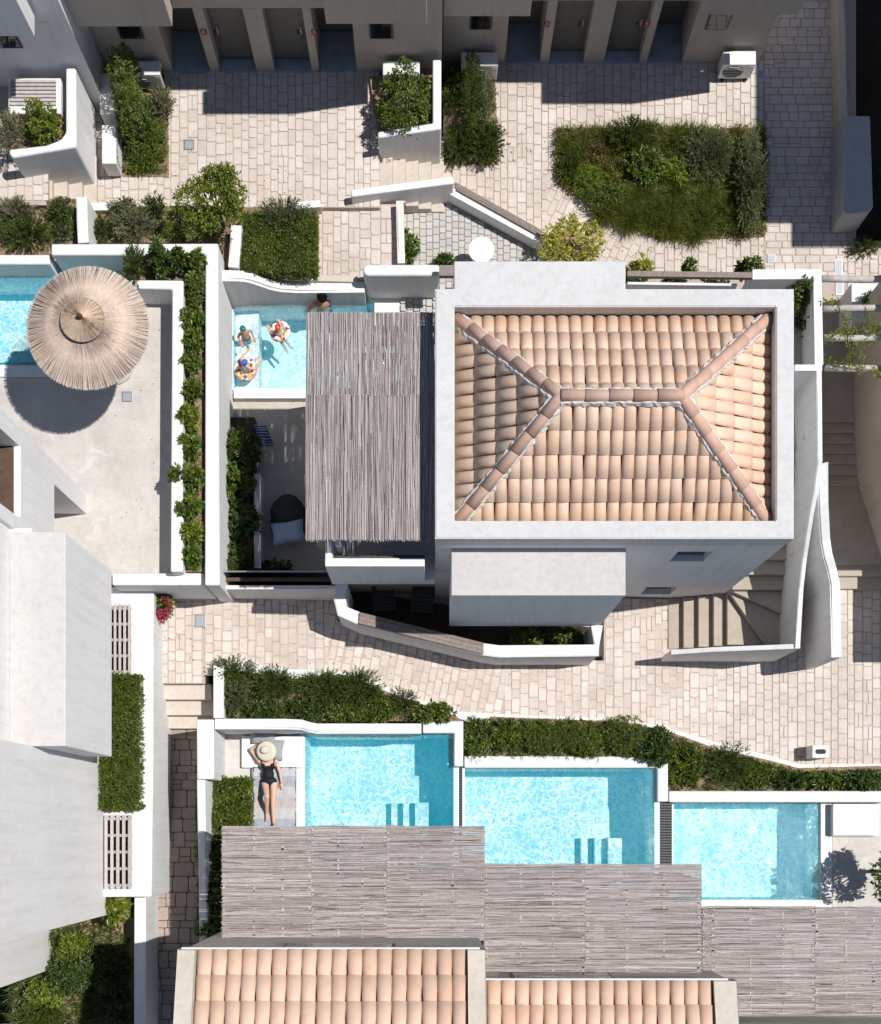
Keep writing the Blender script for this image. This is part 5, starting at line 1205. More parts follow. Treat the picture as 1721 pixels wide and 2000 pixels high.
# vines over the trellis beams
vn = thing('vine', 'thin climbing vine trailing over the whitewashed beams', 'vine', P(1660, 640, 2.3)); vl = vn.location
rng = np.random.default_rng(77); tp = []
for k, pts in enumerate(([(1608, 596), (1632, 590), (1650, 620), (1660, 664), (1690, 700)], [(1612, 664), (1640, 650), (1668, 640), (1700, 652), (1721, 640)], [(1604, 700), (1630, 716), (1680, 722), (1721, 724), (1721, 745)], [(1648, 640), (1662, 690), (1650, 712)], [(1690, 600), (1706, 640), (1698, 668)])):
    w = [P(a, b_, 2.42)-vl+V3((0, 0, R.uniform(-.05, .08))) for a, b_ in pts]; tube('stem', w, .007, M.bark, vn, 5)
    for a, b_ in zip(w, w[1:]):
        for t in np.linspace(0, 1, 12): tp.append(np.array(a)+(np.array(b_)-np.array(a))*t+rng.normal(0, .05, 3))
tp = np.array(tp); base = np.repeat(tp, 5, 0); V, F = leaves(base+rng.normal(0, .03, base.shape), rng.normal(size=base.shape)+np.array([[0, 0, .4]]), .065*rng.uniform(.6, 1.3, len(base)), .032, rng); np_mesh('foliage', V, F, L_LEMON, vn)
# long planter
for i, (px, py, rx, ry, kd, mt, h, lab) in enumerate((
    (262, 520, 24, 46, 'needle', L_ROSE, .7, 'wiry shrub at the west end of the long planter'), (308, 505, 24, 38, 'rosette', L_DARK, .75, 'dark leafy shrub near the west end of the long planter'),
    (345, 508, 22, 24, 'rosette', L_DARK, .6, 'dark rosette shrub in the corner run of the long planter'), (385, 510, 18, 30, 'rosette', L_BROAD, .6, 'leafy shrub at the turn of the long planter'),
    (380, 560, 18, 36, 'broad', L_BROAD, .55, 'first shrub below the turn of the long planter'), (372, 618, 22, 26, 'rosette', L_BROAD, .55, 'bright rosette shrub level with the umbrella cap'),
    (376, 664, 20, 24, 'rosette', L_BROAD, .5, 'rosette shrub level with the umbrella edge'), (372, 706, 22, 24, 'broad', L_BROAD, .55, 'rounded shrub level with the umbrella foot'),
    (374, 757, 22, 26, 'rosette', L_HEDGE, .5, 'rosette shrub beside the middle of the umbrella terrace'), (366, 812, 24, 28, 'rosette', L_LEMON, .55, 'pale rosette shrub below the umbrella shadow'),
    (372, 870, 22, 28, 'rosette', L_BROAD, .5, 'yellowish rosette shrub halfway down the long planter'), (352, 925, 26, 22, 'rosette', L_BROAD, .6, 'rosette shrub leaning over the terrace'),
    (382, 935, 16, 24, 'rosette', L_HEDGE, .5, 'rosette shrub opposite the one leaning over the terrace'), (370, 985, 26, 30, 'rosette', L_BROAD, .55, 'full rosette shrub in the lower half of the long planter'),
    (374, 1040, 24, 26, 'rosette', L_LEMON, .5, 'rosette shrub third from the south end of the long planter'), (374, 1085, 24, 24, 'rosette', L_BROAD, .5, 'last rosette shrub at the south end of the long planter'))):
    shrub('pittosporum', lab, 'shrub', kd, px, py, rx, ry, 1.75, h, mt, 1.3, group=G2_)
# dark planter in the sunken terrace
for px, py, rx, ry, h, mt, kd, lab in ((470, 870, 44, 46, 1.0, L_DARK, 'rosette', 'shaded shrub at the top of the sunken planter'), (460, 940, 36, 40, 1.0, L_BROAD, 'rosette', 'shaded shrub second from the top of the sunken planter'), (475, 1010, 40, 40, .8, L_DARK, 'broad', 'shaded shrub in the lower middle of the sunken planter'), (460, 1095, 36, 40, .8, L_DARK, 'broad', 'shaded shrub at the bottom of the sunken planter'), (540, 1115, 40, 22, .6, L_DARK, 'broad', 'shaded shrub beside the glass balustrade')):
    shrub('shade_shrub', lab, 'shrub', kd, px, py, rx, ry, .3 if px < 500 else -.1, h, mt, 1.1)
# hedge on the slab
shrub('hedge', 'long clipped hedge beside the left house', 'hedge', 'small', 238, 1450, 37, 131, 1.0, .55, L_HEDGE, 2.6, box_=True)
struct(prism('planting_bed', [(204, 1326), (270, 1326), (270, 1574), (204, 1574)], .9, 1.12, M.darksoil, bev=0))
# pool beds
for i, (px, py, rx, ry, kd, mt, h, lab) in enumerate((
    (455, 1308, 44, 26, 'spike', L_ROSE, .55, 'wiry rosemary hanging over the kerb at the head of the alley steps'), (455, 1362, 24, 32, 'needle', L_OLIVE, .45, 'grey green shrub beside the short wall of the alley steps'),
    (535, 1335, 36, 34, 'needle', L_ROSE, .6, 'bright rounded rosemary left of the long dark mass'), (520, 1385, 34, 22, 'broad', L_DARK, .4, 'dark leafy shrub behind the sunbather'),
    (600, 1390, 44, 22, 'broad', L_DARK, .4, 'dark leafy shrub above the first pool, left'), (635, 1345, 48, 34, 'needle', L_ROSE, .55, 'dense rosemary mass above the first pool'),
    (700, 1345, 44, 36, 'needle', L_ROSE, .55, 'dense rosemary mass right of its twin above the first pool'), (690, 1390, 44, 20, 'broad', L_BROAD, .35, 'leafy shrub between the rosemary and the first pool'),
    (745, 1382, 36, 24, 'broad', L_HEDGE, .4, 'olive green shrub above the right of the first pool'), (785, 1368, 28, 22, 'spike', L_ROSE, .4, 'thin rosemary beside the winding kerb'), (845, 1390, 38, 22, 'rosette', L_BROAD, .45, 'leafy rosette shrub at the corner of the first pool'),
    (935, 1440, 30, 34, 'broad', L_BROAD, .45, 'leafy shrub at the left end of the middle pool bed'), (990, 1438, 36, 30, 'broad', L_HEDGE, .45, 'yellowish green shrub in the left of the middle pool bed'), (1060, 1442, 48, 34, 'small', L_HEDGE, .5, 'rounded clipped shrub in the middle pool bed'),
    (1140, 1440, 52, 36, 'small', L_HEDGE, .5, 'larger rounded clipped shrub in the middle pool bed'), (1215, 1438, 46, 38, 'small', L_HEDGE, .5, 'clipped shrub at the right of the middle pool bed'), (1285, 1462, 36, 36, 'broad', L_DARK, .45, 'dark leafy shrub above the corner of the middle pool'),
    (1345, 1495, 36, 38, 'broad', L_HEDGE, .45, 'leafy shrub at the left end of the right pool bed'), (1425, 1490, 42, 40, 'spike', L_ROSE, .6, 'spiky green shrub in the right pool bed'), (1480, 1512, 38, 26, 'broad', L_HEDGE, .4, 'yellowish shrub right of the spiky one in the right pool bed'),
    (1545, 1522, 40, 18, 'rosette', L_DARK, .4, 'dark rosette plants above the right pool'), (1615, 1524, 40, 18, 'rosette', L_BROAD, .4, 'leafy plants below the bollard'), (1690, 1524, 40, 20, 'broad', L_DARK, .45, 'dark shrub at the right end of the right pool bed'))):
    shrub('pool_shrub', lab, 'shrub', kd, px, py, rx*1.16, ry*1.1, -.05 if px < 900 else (-.4 if px < 1310 else -.75), h, mt, 1.25, group=G3_)
shrub('hedge', 'square clipped hedge beside the sunbathing woman', 'hedge', 'broad', 440, 1568, 50, 46, -.17, .55, L_HEDGE, 2.4, box_=True)
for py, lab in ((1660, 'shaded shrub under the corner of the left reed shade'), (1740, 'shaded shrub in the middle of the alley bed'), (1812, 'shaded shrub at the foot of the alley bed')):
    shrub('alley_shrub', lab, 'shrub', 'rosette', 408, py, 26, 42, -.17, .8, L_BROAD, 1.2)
# bottom left garden
shrub('oleander', 'spiky leafy rosette plant at the end of the white slab', 'plant', 'rosette', 224, 1764, 28, 32, -.5, 1.5, L_LEMON, 1.6, leaf=.2)
for px, py, rx, ry, zg, h, mt, kd, lab in ((140, 1850, 42, 36, -.55, .7, L_LEMON, 'broad', 'yellowish shrub beside the corner of the left house'), (130, 1905, 50, 46, -.55, .8, L_DARK, 'broad', 'dark shrub in the shaded bottom left garden'), (200, 1900, 44, 60, -.55, .7, L_DARK, 'broad', 'very dark shrub in the middle of the bottom left garden'), (85, 1940, 44, 34, -.55, .9, L_LIME, 'broad', 'lime green shrub in the bottom left garden'), (80, 1985, 50, 30, -.55, .7, L_HEDGE, 'needle', 'feathery shrub at the bottom left corner'), (235, 1985, 40, 30, -.55, .6, L_DARK, 'broad', 'shaded shrub against the alley wall')):
    shrub('garden_shrub', lab, 'shrub', kd, px, py, rx, ry, zg, h, mt, 1.1)
# patio under the bay
for px, py, lab in ((1030, 1238, 'shaded plant under the projecting bay, left'), (1105, 1240, 'leafy plant under the projecting bay, right')):
    shrub('patio_plant', lab, 'plant', 'rosette', px, py, 36, 18, -1.0, 1.2, L_BROAD, 1.4)
tree('fig_tree', 'small tree at the right edge whose shadow lies on the pool deck', 1742, 1705, 42, 62, Z3, 1.9, L_BROAD, 1.0, leaf=.10)
# geranium
gp = thing('flower_pot', 'magenta geranium in a pot at the corner of the white slab', 'flower pot', P(322, 1192, 0)); gp.scale = (1.12, 1.12, 1.1)
lathe('pot', [(.13, 0), (.19, .34), (.21, .36), (.21, .42), (.18, .42), (.17, .36)], M.pot, gp, 20)
rng = np.random.default_rng(5); nn = 900; u = unit(rng.normal(size=(nn, 3))); u[:, 2] = abs(u[:, 2]); bp = u*np.array([[.27, .33, .3]])*rng.uniform(.5, 1, (nn, 1))+np.array([[0, .03, .42]])
V, F = leaves(bp, u+rng.normal(0, .5, (nn, 3)), .06, .05, rng); np_mesh('foliage', V, F, L_HEDGE, gp)
cl = unit(rng.normal(size=(26, 3))); cl[:, 2] = abs(cl[:, 2])+.2; cl = unit(cl)*np.array([[.27, .33, .34]])+np.array([[-.07, .04, .43]]); bp = np.repeat(cl, 30, 0)+rng.normal(0, .032, (780, 3))
V, F = leaves(bp, rng.normal(size=bp.shape)+np.array([[0, 0, .8]]), .04, .034, rng); np_mesh('blossom', V, F, M.petal, gp)

# fallen leaves
rng = np.random.default_rng(9); LQ = []
for (x0, y0, x1, y1, zf, n) in ((340, 330, 620, 400, lambda X: .85, 36), (700, 200, 735, 260, lambda X: .85, 16), (975, 250, 1085, 330, lambda X: 0, 22), (1080, 440, 1500, 500, lambda X: 0, 50), (420, 1270, 900, 1390, zp, 60), (900, 1385, 1560, 1480, zp, 60), (312, 1200, 410, 1330, lambda X: 0, 22), (225, 640, 330, 1100, lambda X: 1.25, 26), (305, 1440, 380, 1990, lambda X: zal, 40)):
    for k in range(n):
        a, b_ = rng.uniform(x0, x1), rng.uniform(y0, y1); q = P(a, b_, zf(P(a, b_, 0).x)); LQ.append((q.x, q.y, zf(q.x)+.008))
LQ = np.array(LQ); V, F = leaves(LQ, rng.normal(size=LQ.shape)*np.array([[1, 1, .08]]), .05*rng.uniform(.5, 1.2, len(LQ)), .022, rng, .15)
tag(np_mesh('leaf_litter', V, F, L_RUST), 'scattered brown fallen leaves on the paving', 'leaf litter', None, 'stuff')
# ------------------------------------------------------------------ thatched umbrella
UC = P(172, 641, 3.6); UR = 1.215
um = thing('umbrella', 'round thatched reed umbrella on a pole over the left pool', 'umbrella', (UC.x, UC.y, 1.25))
cyl('pole', (0, 0, -.2), (0, 0, 2.78), .045, .04, M.wood, um)
lathe('base', [(.34, 0), (.34, .07), (.08, .1), (.06, .3)], M.conc, um, 24, (0, 0, 0))
lathe('canopy_frame', [(UR*.97, 2.33), (UR*.6, 2.555), (.03, 2.83), (.02, 2.80), (UR*.6, 2.53), (UR*.95, 2.32)], M.thatch, um, 48)
def thatch(name, r0, r1, z0, z1, n, mat, seed, th=.012, jag=.02, k=3):
    rng = np.random.default_rng(seed); V, F = [], []; b0 = 0
    for i in range(n):
        a = 2*math.pi*i/n+rng.normal(0, .004); aw = rng.uniform(.55, 1.25)*2*math.pi/n*.62; lift = rng.uniform(0, .007); re = r1+rng.normal(0, jag)*.6; rs = r0+rng.uniform(0, .05); sk = rng.normal(0, .02)
        for q in range(k+1):
            t = q/k; r = rs+(re-rs)*t; z = z0+(z1-z0)*((r-r0)/(r1-r0))-.05*math.sin(t*3.14)*.4+lift; aa = a+sk*t
            for s, dz in ((-1, -.003), (0, .005), (1, -.003)):
                an = aa+s*aw/2; V.append((math.cos(an)*r, math.sin(an)*r, z+dz))
        for q in range(k):
            o = b0+q*3
            F += [(o, o+1, o+4, o+3), (o+1, o+2, o+5, o+4)]
        b0 += 3*(k+1)
    o = np_mesh(name, np.array(V), np.array(F), mat, um); o['kind'] = 'stuff'; return o
thatch('thatch', .22, UR, 2.77, 2.345, 760, M.thatch, 1, jag=.009); thatch('thatch', .25, UR*.992, 2.782, 2.36, 560, M.thatch, 2, jag=.009)
thatch('cap_thatch', .02, .42, 2.93, 2.78, 300, M.thatchc, 3, jag=.012)
lathe('cap_ring', [(.422, 2.768), (.430, 2.778), (.422, 2.788), (.412, 2.778)], M.wood, um, 40)
lathe('finial', [(.05, 2.91), (.055, 2.98), (.035, 3.06), (.0, 3.09)], M.wooddark, um, 12)
# ------------------------------------------------------------------ people
def body(name, prims, mat, parent, vox=.011, smooth=6):
    """one continuous surface grown from overlapping tapered limbs"""
    bm = bmesh.new()
    for p in prims:
        if p[0] == 'e':
            _, c, r = p[:3]; q = bmesh.ops.create_uvsphere(bm, u_segments=14, v_segments=10, radius=1.0)
            for v in q['verts']: v.co = V3((v.co.x*r[0], v.co.y*r[1], v.co.z*r[2]))+V3(c)
        else:
            _, a, b_, r0, r1 = p; a, b_ = V3(a), V3(b_); cyl_bm(bm, a, b_, r0, r1, 12)
            for c, r in ((a, r0), (b_, r1)):
                q = bmesh.ops.create_uvsphere(bm, u_segments=12, v_segments=8, radius=r)
                for v in q['verts']: v.co += c
    bmesh.ops.recalc_face_normals(bm, faces=bm.faces)
    me = bpy.data.meshes.new(name); bm.to_mesh(me); bm.free(); o = link(name, me, mat)
    md = o.modifiers.new('r', 'REMESH'); md.mode = 'VOXEL'; md.voxel_size = vox; md.use_smooth_shade = True
    sm = o.modifiers.new('s', 'SMOOTH'); sm.iterations = smooth; sm.factor = .5
    dg = bpy.context.evaluated_depsgraph_get(); m2 = bpy.data.meshes.new_from_object(o.evaluated_get(dg)); m2.name = name
    o.modifiers.clear(); o.data = m2; m2.materials.clear(); m2.materials.append(mat)
    for p in m2.polygons: p.use_smooth = True
    if parent is not None: o.parent = parent
    return o
def hand(w, d, up, s=1.0, side=1):
    """palm, four unequal bent fingers and a thumb; w wrist, d direction of the fingers, up back of the hand"""
    w, d, up = V3(w), V3(d).normalized(), V3(up).normalized(); x = d.cross(up).normalized()*side; pr = []
    pr.append(('c', w, w+d*.075*s, .022*s, .026*s)); pr.append(('c', w+d*.05*s-x*.02*s, w+d*.05*s+x*.02*s, .018*s, .018*s))
    for k, ln in enumerate((.062, .075, .07, .052)):
        b0 = w+d*.085*s+x*(-.030+.020*k)*s; m_ = b0+d*ln*.55*s; e = m_+d*ln*.42*s-up*.016*s
        pr += [('c', b0, m_, .0088*s, .0082*s), ('c', m_, e, .0082*s, .007*s)]
    t0 = w+d*.025*s-x*.024*s; t1 = t0+(d*.7-x*.7)*.04*s; t2 = t1+(d*.9-x*.3)*.03*s
    return pr+[('c', t0, t1, .012*s, .0105*s), ('c', t1, t2, .0105*s, .0085*s)]
# sunbathing woman
wz = -.02
wm = thing('person', 'woman in a black swimsuit and wide cream hat lying beside the pool', 'person', P(525, 1530, wz)); wl_ = wm.location
def wp(px, py, z): return P(px, py, wz+z)-wl_
sh_l, sh_r = wp(507, 1487, .12), wp(539, 1487, .12)
hp_l, hp_r = wp(518, 1531, .10), wp(535, 1532, .10)
kn_l, ft_l = wp(521.5, 1556, .38), wp(521, 1588, .04)
kn_r, ft_r = wp(533.5, 1571, .09), wp(535, 1608, .05)
el_l, wr_l = wp(490, 1464, .10), wp(510, 1452, .20)
el_r, wr_r = wp(547, 1509, .07), wp(550, 1529, .05)
hd = wp(520, 1466, .20)
torso = [('e', wp(523, 1495, .11), (.165, .13, .10)), ('e', wp(515.5, 1496, .155), (.062, .062, .055)), ('e', wp(531.5, 1496, .155), (.062, .062, .055)), ('e', wp(524, 1512, .10), (.125, .14, .085)), ('e', wp(526, 1526, .10), (.165, .11, .10))]
prims = torso+[('c', wp(522, 1484, .13), wp(520.5, 1474, .17), .05, .046), ('e', hd, (.075, .095, .10)), ('c', sh_l, sh_r, .055, .055),
    ('c', sh_l, el_l, .046, .037), ('c', el_l, wr_l, .036, .026), ('c', sh_r, el_r, .045, .036), ('c', el_r, wr_r, .036, .025),
    ('c', hp_l, kn_l, .085, .056), ('c', kn_l, (kn_l+ft_l)/2+V3((0, .0, .01)), .053, .05), ('c', (kn_l+ft_l)/2, ft_l, .05, .034), ('c', ft_l, ft_l+V3((-.0, -.15, -.01)), .036, .022), ('e', ft_l+V3((0, .02, -.01)), (.034, .04, .034)),
    ('c', hp_r, kn_r, .087, .056), ('c', kn_r, (kn_r+ft_r)/2, .054, .05), ('c', (kn_r+ft_r)/2, ft_r, .05, .033), ('c', ft_r, ft_r+V3((.03, -.05, .11)), .036, .022), ('e', ft_r+V3((0, .0, -.01)), (.036, .034, .036)),
    ('e', hd+V3((0, -.005, .10)), (.014, .022, .022)), ('e', hd+V3((.075, .0, 0)), (.012, .025, .03)), ('e', hd+V3((-.075, .0, 0)), (.012, .025, .03))]
prims += hand(wr_l, (.8, .2, .1), (0, .3, 1), 1.0)+hand(wr_r, (.1, -1, -.1), (0, 0, 1), 1.0, -1)
for k in range(5):
    for f in (ft_r+V3((.03, -.05, .11)),): prims.append(('c', f+V3((-.026+.013*k, 0, 0)), f+V3((-.03+.015*k, -.012, .035)), .009, .008))
    prims.append(('c', ft_l+V3((-.026+.013*k, -.15, -.01)), ft_l+V3((-.03+.015*k, -.185, -.012)), .009, .008))
body('body', prims, M.skinp, wm, .009, 5)
# eyes and mouth
for x in (-.028, .028):
    e = lathe('eye', [(.011, -.004), (.011, 0), (0, .006)], M.hair, wm, 10); e.location = hd+V3((x, .012, .093))
mo = box('mouth', -.022, .022, -.006, .006, -.003, .004, M.capr, wm, .002); mo.location = hd+V3((0, -.045, .088))
inf = lambda t, k: ('e', t[1], tuple(a*k for a in t[2]))
suit = [inf(t, 1.07) for t in torso[1:]]+[('e', wp(523.5, 1497, .105), (.158, .115, .105)), ('c', wp(526, 1533, .11), wp(526.4, 1540, .09), .062, .03)]
suit += [('c', wp(511.5, 1492, .17), wp(509.5, 1484.5, .185), .014, .013), ('c', wp(509.5, 1484.5, .185), wp(510, 1481.5, .14), .013, .013), ('c', wp(534.5, 1492, .17), wp(536, 1484.5, .185), .014, .013), ('c', wp(536, 1484.5, .185), wp(535.5, 1481.5, .14), .013, .013)]
body('swimsuit', suit, M.suit, wm, .008, 3)
body('hair', [('e', hd+V3((0, .05, -.03)), (.088, .085, .085)), ('c', hd+V3((-.06, -.02, -.05)), hd+V3((-.09, -.16, -.07)), .03, .02)], M.hair, wm, .012)
bl_ = lathe('bracelet', [(.031, -.006), (.034, 0), (.031, .006)], M.petal, wm, 16); bl_.location = wr_r; bl_.rotation_euler = (math.pi/2, 0, 0)
ht = thing('sun_hat', 'wide cream straw hat over the face of the sunbathing woman', 'hat', P(520, 1467.5, wz+.33)); ht.rotation_euler = (math.radians(8), math.radians(-10), 0)
lathe('brim', [(.09, .015), (.15, .02), (.205, .005), (.228, -.018), (.225, -.022), (.15, .008), (.09, .004)], M.hat, ht, 40)
lathe('crown', [(.094, .014), (.09, .06), (.072, .095), (.03, .105), (0, .104)], M.hat, ht, 32, (-.02, .035, 0)); lathe('hat_band', [(.0945, .016), (.0965, .02), (.094, .036), (.092, .036)], M.thatchc, ht, 32, (-.02, .035, 0))
# sunbed, towel, cushions
sb = thing('sunbed', 'low white sunbed mattress on the deck beside the first pool', 'sunbed', P(533, 1470, -.2))
child_box('mattress', sb, g(472, -.1), g(594, -.1), P(0, 1500, -.1).y, P(0, 1437, -.1).y, -.2, -.06, M.bed, .03)
child_box('foot_mattress', sb, g(492, -.1), g(594, -.1), P(0, 1640, -.1).y, P(0, 1500, -.1).y-.004, -.2, -.065, M.bed, .03)
bm = bmesh.new(); a, b_ = P(494, 1498, -.05), P(579, 1630, -.05); nx, ny = 22, 34; gv = []
for j in range(ny+1):
    gv.append([bm.verts.new((a.x+(b_.x-a.x)*i/nx, a.y+(b_.y-a.y)*j/ny, -.05+.006*math.sin(i*1.3+j*.35)+.005*math.sin(i*.7-j*.9)+R.uniform(0, .003))) for i in range(nx+1)])
for j in range(ny):
    for i in range(nx): bm.faces.new((gv[j][i], gv[j][i+1], gv[j+1][i+1], gv[j+1][i]))
bmesh.ops.solidify(bm, geom=bm.faces[:], thickness=.006)
tag(bmdone(bm, 'towel', M.towel, None, True), 'pale striped towel spread under the sunbathing woman', 'towel')
def cushion(name, label, loc, sx, sy, sz, rz, mat, rx=0.0):
    bm = bmesh.new(); bmesh.ops.create_cube(bm, size=1.0); bmesh.ops.subdivide_edges(bm, edges=bm.edges[:], cuts=7, use_grid_fill=True)
    for v in bm.verts:
        x, y = v.co.x*2, v.co.y*2; k = max(0.0, (1-x**4)*(1-y**4))**.5; pin = 1-.10*(1-abs(x*y))*max(abs(x), abs(y))
        v.co = V3((v.co.x*sx*pin, v.co.y*sy*pin, v.co.z*sz*(.10+.90*k)))
    o = bmdone(bm, name, mat, None, True); o.location = loc; o.rotation_euler = (rx, 0, rz); return tag(o, label, 'cushion')
cushion('cushion', 'grey woven cushion behind the hat of the sunbathing woman', P(528, 1463, .02), .60, .46, .14, -.12, M.pillow)
cushion('cushion', 'grey woven cushion propped against the wall behind the first', P(514, 1441, .05), .56, .30, .16, .0, M.pillow, math.radians(28))
# bathers
def bather(label, px, py, zt, scale, face, skin, extra, cap=None, pose='sit'):
    p = thing('person', label, 'person', P(px, py, zt), face); s = scale; L = lambda *v: V3(v)*s
    hz = .38
    pr = [('e', L(0, 0, .02), (.115*s, .085*s, .13*s)), ('e', L(0, .0, .16), (.125*s, .08*s, .12*s)), ('e', L(0, 0, -.12), (.115*s, .09*s, .10*s)), ('c', L(-.10, 0, .22), L(.10, 0, .22), .045*s, .045*s), ('c', L(0, 0, .24), L(0, .01, .32), .04*s, .038*s),
          ('e', L(0, .01, .41), (.078*s, .095*s, .105*s)), ('e', L(0, .105, .40), (.013*s, .016*s, .018*s)), ('e', L(.078, .0, .40), (.012*s, .022*s, .028*s)), ('e', L(-.078, .0, .40), (.012*s, .022*s, .028*s))]
    pr += extra(L, s)
    body('body', pr, skin, p, max(.008, .011*s), 4)
    for x in (-.03, .03):
        e = lathe('eye', [(.010*s, -.003), (.010*s, 0), (0, .005)], M.hair, p, 8); e.location = L(x, .10, .425); e.rotation_euler = (-math.pi/2, 0, 0)
    mo = box('mouth', -.02*s, .02*s, -.002, .003, -.005*s, .005*s, M.capr, p, .001); mo.location = L(0, .098, .355)
    return p, L
def arms(L, s, e1, w1, e2, w2, d1, d2):
    return [('c', L(-.13, 0, .22), L(*e1), .042*s, .034*s), ('c', L(*e1), L(*w1), .034*s, .024*s), ('c', L(.13, 0, .22), L(*e2), .042*s, .034*s), ('c', L(*e2), L(*w2), .034*s, .024*s)]+hand(L(*w1), d1, (0, 0, 1), s)+hand(L(*w2), d2, (0, 0, 1), s, -1)
def legs(L, s, k1, f1, k2, f2):
    return [('c', L(-.06, 0, -.16), L(*k1), .072*s, .052*s), ('c', L(*k1), L(*f1), .05*s, .034*s), ('c', L(*f1), L(f1[0], f1[1]+.12, f1[2]-.02), .034*s, .024*s), ('c', L(.06, 0, -.16), L(*k2), .072*s, .052*s), ('c', L(*k2), L(*f2), .05*s, .034*s), ('c', L(*f2), L(f2[0], f2[1]+.12, f2[2]-.02), .034*s, .024*s)]
# man
mn, L = bather('dark haired man bathing in the family pool at the north edge of the pergola', 633, 600, -.08, 1.42, math.radians(20), M.skinm,
    lambda L, s: arms(L, s, (-.24, .02, .08), (-.27, .06, -.12), (.22, .0, .06), (.2, .14, -.08), (-.2, .3, -1), (0, .6, -.6))+legs(L, s, (-.08, .06, -.38), (-.08, .0, -.60), (.08, .06, -.38), (.08, .0, -.60)))
body('hair', [('e', L(0, -.012, .445), (.082*1.42, .095*1.42, .085*1.42))], M.hair, mn, .012)
body('trunks', [('e', L(0, 0, -.15), (.125*1.42, .10*1.42, .11*1.42))], M.trunk, mn, .014)
def cap(p, L, s, m): 
    c = body('swim_cap', [('e', L(0, -.012, .44), (.088*s, .104*s, .092*s))], m, p, .009); return c
# child standing with green cap
kd, L = bather('child with a green swim cap standing in the shallow of the family pool', 479, 655, .12, .80, math.radians(200), M.skin,
    lambda L, s: arms(L, s, (-.2, .0, .1), (-.2, .12, .0), (.2, .02, .1), (.17, .16, .04), (0, 1, -.3), (0, 1, -.2))+legs(L, s, (-.07, .04, -.42), (-.07, .0, -.62), (.07, .04, -.42), (.07, .0, -.62)))
cap(kd, L, .80, M.capg); body('trunks', [('e', L(0, 0, -.16), (.125*.8, .10*.8, .11*.8))], M.trunk, kd, .010)
def ring(label, px, py, z, r, rt):
    o = thing('swim_ring', label, 'swim ring', P(px, py, z)); bm = bmesh.new(); n, m = 36, 14; rr = []
    for i in range(n):
        a = 2*math.pi*i/n; k = 1+.02*math.cos(6*a); rr.append([bm.verts.new((math.cos(a)*(r*k+rt*math.cos(2*math.pi*j/m)), math.sin(a)*(r*k+rt*math.cos(2*math.pi*j/m)), rt*math.sin(2*math.pi*j/m))) for j in range(m)])
    for i in range(n):
        for j in range(m): bm.faces.new((rr[i][j], rr[(i+1) % n][j], rr[(i+1) % n][(j+1) % m], rr[i][(j+1) % m]))
    bmdone(bm, 'tube', M.float, o, True); cyl('valve', (r, 0, rt*.95), (r, 0, rt*1.25), .012, .009, M.whitecloth, o, 8); return o
ring('printed inflatable swim ring round the child with the orange cap', 547, 647, .03, .165, .075)
ring('printed inflatable swim ring round the child with the blue cap', 480, 721, .03, .185, .08)
k2, L = bather('child with an orange red swim cap floating in a printed ring', 545, 650, .10, .74, math.radians(35), M.skinp,
    lambda L, s: arms(L, s, (-.22, .08, .16), (-.2, .22, .12), (.22, .06, .16), (.2, .2, .12), (.3, 1, 0), (-.3, 1, 0))+legs(L, s, (-.07, -.2, -.3), (-.08, -.5, -.34), (.07, -.2, -.3), (.10, -.48, -.36)))
cap(k2, L, .74, M.capr); body('swimsuit', [('e', L(0, 0, .05), (.128*.74, .095*.74, .13*.74)), ('e', L(0, 0, -.12), (.125*.74, .10*.74, .105*.74))], M.whitecloth, k2, .010)
k3, L = bather('child with a blue swim cap sitting in a printed ring by the pool shelf', 482, 718, .10, .78, math.radians(-40), M.skinp,
    lambda L, s: arms(L, s, (-.24, .1, .18), (-.22, .3, .2), (.24, .08, .16), (.22, .24, .12), (.2, 1, .1), (-.2, 1, 0))+legs(L, s, (-.07, .2, -.3), (-.07, .42, -.4), (.07, .2, -.3), (.08, .42, -.4)))
cap(k3, L, .78, M.capb); body('swimsuit', [('e', L(0, -.004, .08), (.133*.78, .10*.78, .15*.78)), ('e', L(0, 0, -.12), (.125*.78, .10*.78, .105*.78))], M.whitecloth, k3, .010)
# ------------------------------------------------------------------ small things
tb = thing('round_table', 'white round table in the cobbled yard', 'table', P(940, 488, .83)+V3((0, 0, -.73)))
lathe('tabletop', [(.27, .70), (.28, .71), (.28, .735), (.27, .74), (0, .74)], M.enamelw, tb, 40); cyl('pedestal', (0, 0, .03), (0, 0, .70), .03, .03, M.acw, tb); lathe('base', [(.18, 0), (.18, .02), (.03, .04)], M.acw, tb, 24)
bo = thing('bollard', 'white square bollard with a dark oval slot on the lower path', 'bollard', P(1603, 1468, -.75)+V3((0, 0, -.55)))
box('post', -.19, .19, -.145, .145, 0, .55, M.white, bo, .012)
bm = bmesh.new(); n = 24; pts = []
for i in range(n):
    a = 2*math.pi*i/n; pts.append((math.cos(a)*.055+(.065 if math.cos(a) > 0 else -.065), math.sin(a)*.055))
prism_bm(bm, pts, .548, .556); bmdone(bm, 'slot', M.black, bo)
